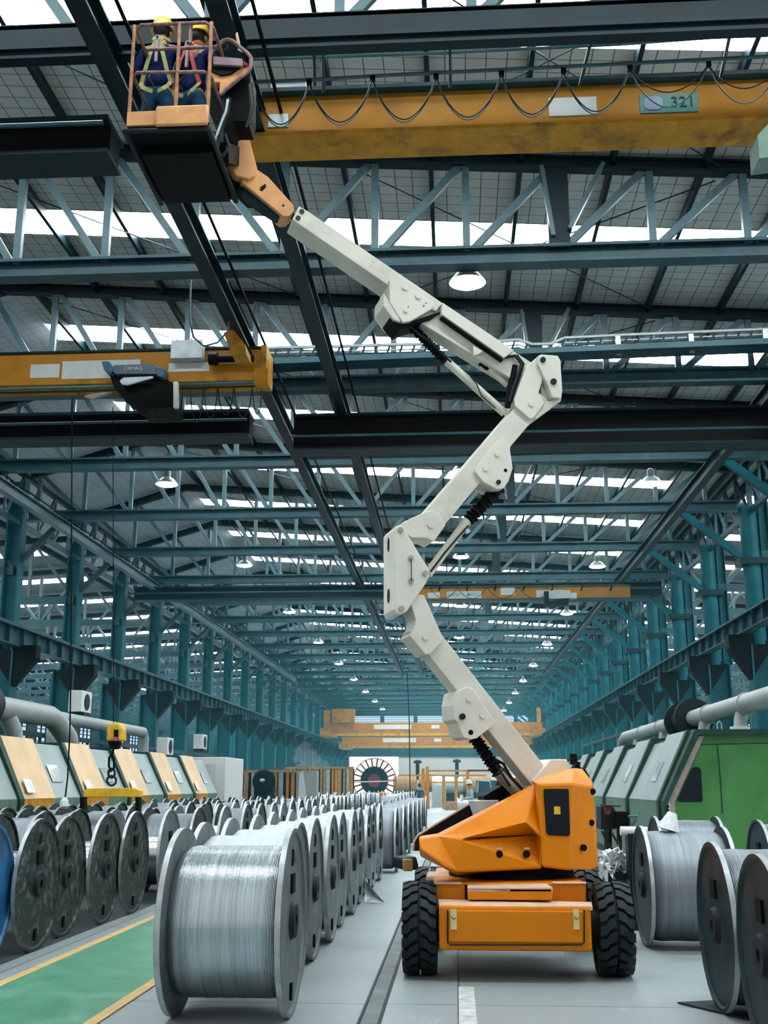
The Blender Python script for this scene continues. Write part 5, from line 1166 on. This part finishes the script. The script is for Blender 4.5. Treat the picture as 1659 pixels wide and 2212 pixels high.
w1 = person((PY(345, 150, 10.02).x, 10.02, fz), 0, 'worker in navy jacket and yellow hard hat, full yellow harness, left in the basket', 'workers in the basket', M['navy'], M['jeans'],
    (((-.27, .04, 1.13), (-.25, .22, 1.0), (-.23, .29, .97)), ((.27, .05, 1.15), (.2, .25, 1.12), (.16, .31, 1.13))),
    (((-.14, .05, .49), (-.16, 0, .09), (-.17, .12, .04)), ((.13, .04, .49), (.15, 0, .09), (.16, .12, .04))), M['helmet'], .03, (M['strap'], M['strap']), .0, .93)
w2 = person((PY(418, 150, 10.1).x, 10.1, fz), -.35, 'worker in navy jacket with red harness straps, hat tilted right, right in the basket', 'workers in the basket', M['navy'], M['jeans'],
    (((-.25, .06, 1.14), (-.12, .28, 1.16), (-.08, .34, 1.18)), ((.26, .06, 1.13), (.22, .3, 1.1), (.2, .37, 1.1))),
    (((-.12, .04, .49), (-.14, 0, .09), (-.15, .12, .04)), ((.12, .06, .49), (.13, 0, .09), (.14, .12, .04))), M['helmet'], .08, (M['strap_r'], M['strap']), .12, .93)
p = PY(1019, 1700, 49)
person((p.x, 49, .0), 1.9, 'distant worker in pale blue overalls and white helmet beside the grey reel machine', 'distant workers', M['overall'], M['overall'],
    (((-.25, .1, 1.13), (-.15, .3, 1.05), (-.12, .36, 1.04)), ((.25, .08, 1.13), (.15, .3, 1.05), (.12, .36, 1.04))),
    (((-.12, .04, .49), (-.13, 0, .09), (-.14, .12, .04)), ((.12, .04, .49), (.13, 0, .09), (.14, .12, .04))), M['white'], .12, sc=1.05)
p = PY(906, 1690, 74)
person((p.x, 74, .0), .1, 'distant worker in pale trousers and blue top before the yellow posts', 'distant workers', M['jeans'], M['white'],
    (((-.25, .02, 1.13), (-.22, .2, 1.0), (-.2, .27, .98)), ((.25, .02, 1.13), (.22, .2, 1.0), (.2, .27, .98))),
    (((-.12, .04, .49), (-.13, 0, .09), (-.14, .12, .04)), ((.12, .04, .49), (.13, 0, .09), (.14, .12, .04))), M['jeans'], .02)
# ------------------------------------------------------------------ dusty air in the far hall
def haze():
    m = bpy.data.materials.new('hall_haze'); m.use_nodes = True; N = m.node_tree.nodes; L = m.node_tree.links; N.clear()
    o = N.new('ShaderNodeOutputMaterial'); v = N.new('ShaderNodeVolumeScatter')
    v.inputs['Color'].default_value = (.2, .8, .95, 1); v.inputs['Density'].default_value = .0019; v.inputs['Anisotropy'].default_value = .3
    L.new(v.outputs[0], o.inputs['Volume'])
    h = MB().b2(-15, 9.4, 24, YF-2, .05, 9.3).build('haze', m); h['kind'] = 'stuff'; h['label'] = 'thin bluish haze filling the far hall'; h['category'] = 'haze'
haze()

def steam():
    m = bpy.data.materials.new('steam'); m.use_nodes = True; N = m.node_tree.nodes; L = m.node_tree.links; N.clear()
    o = N.new('ShaderNodeOutputMaterial'); v = N.new('ShaderNodeVolumeScatter'); v.inputs['Density'].default_value = .22
    L.new(v.outputs[0], o.inputs['Volume']); q = MB()
    for px, py, r in ((662, 1655, .75), (655, 1640, .7), (668, 1632, .55), (652, 1622, .5), (660, 1612, .35), (680, 1648, .6), (700, 1656, .45)):
        q.ell(PY(px, py, 72), (r, r, r*.9), 12, 8)
    h = q.build('steam', m, smooth=True); h['kind'] = 'stuff'; h['label'] = 'white steam plume rising behind the long brown rack'; h['category'] = 'steam'
steam()
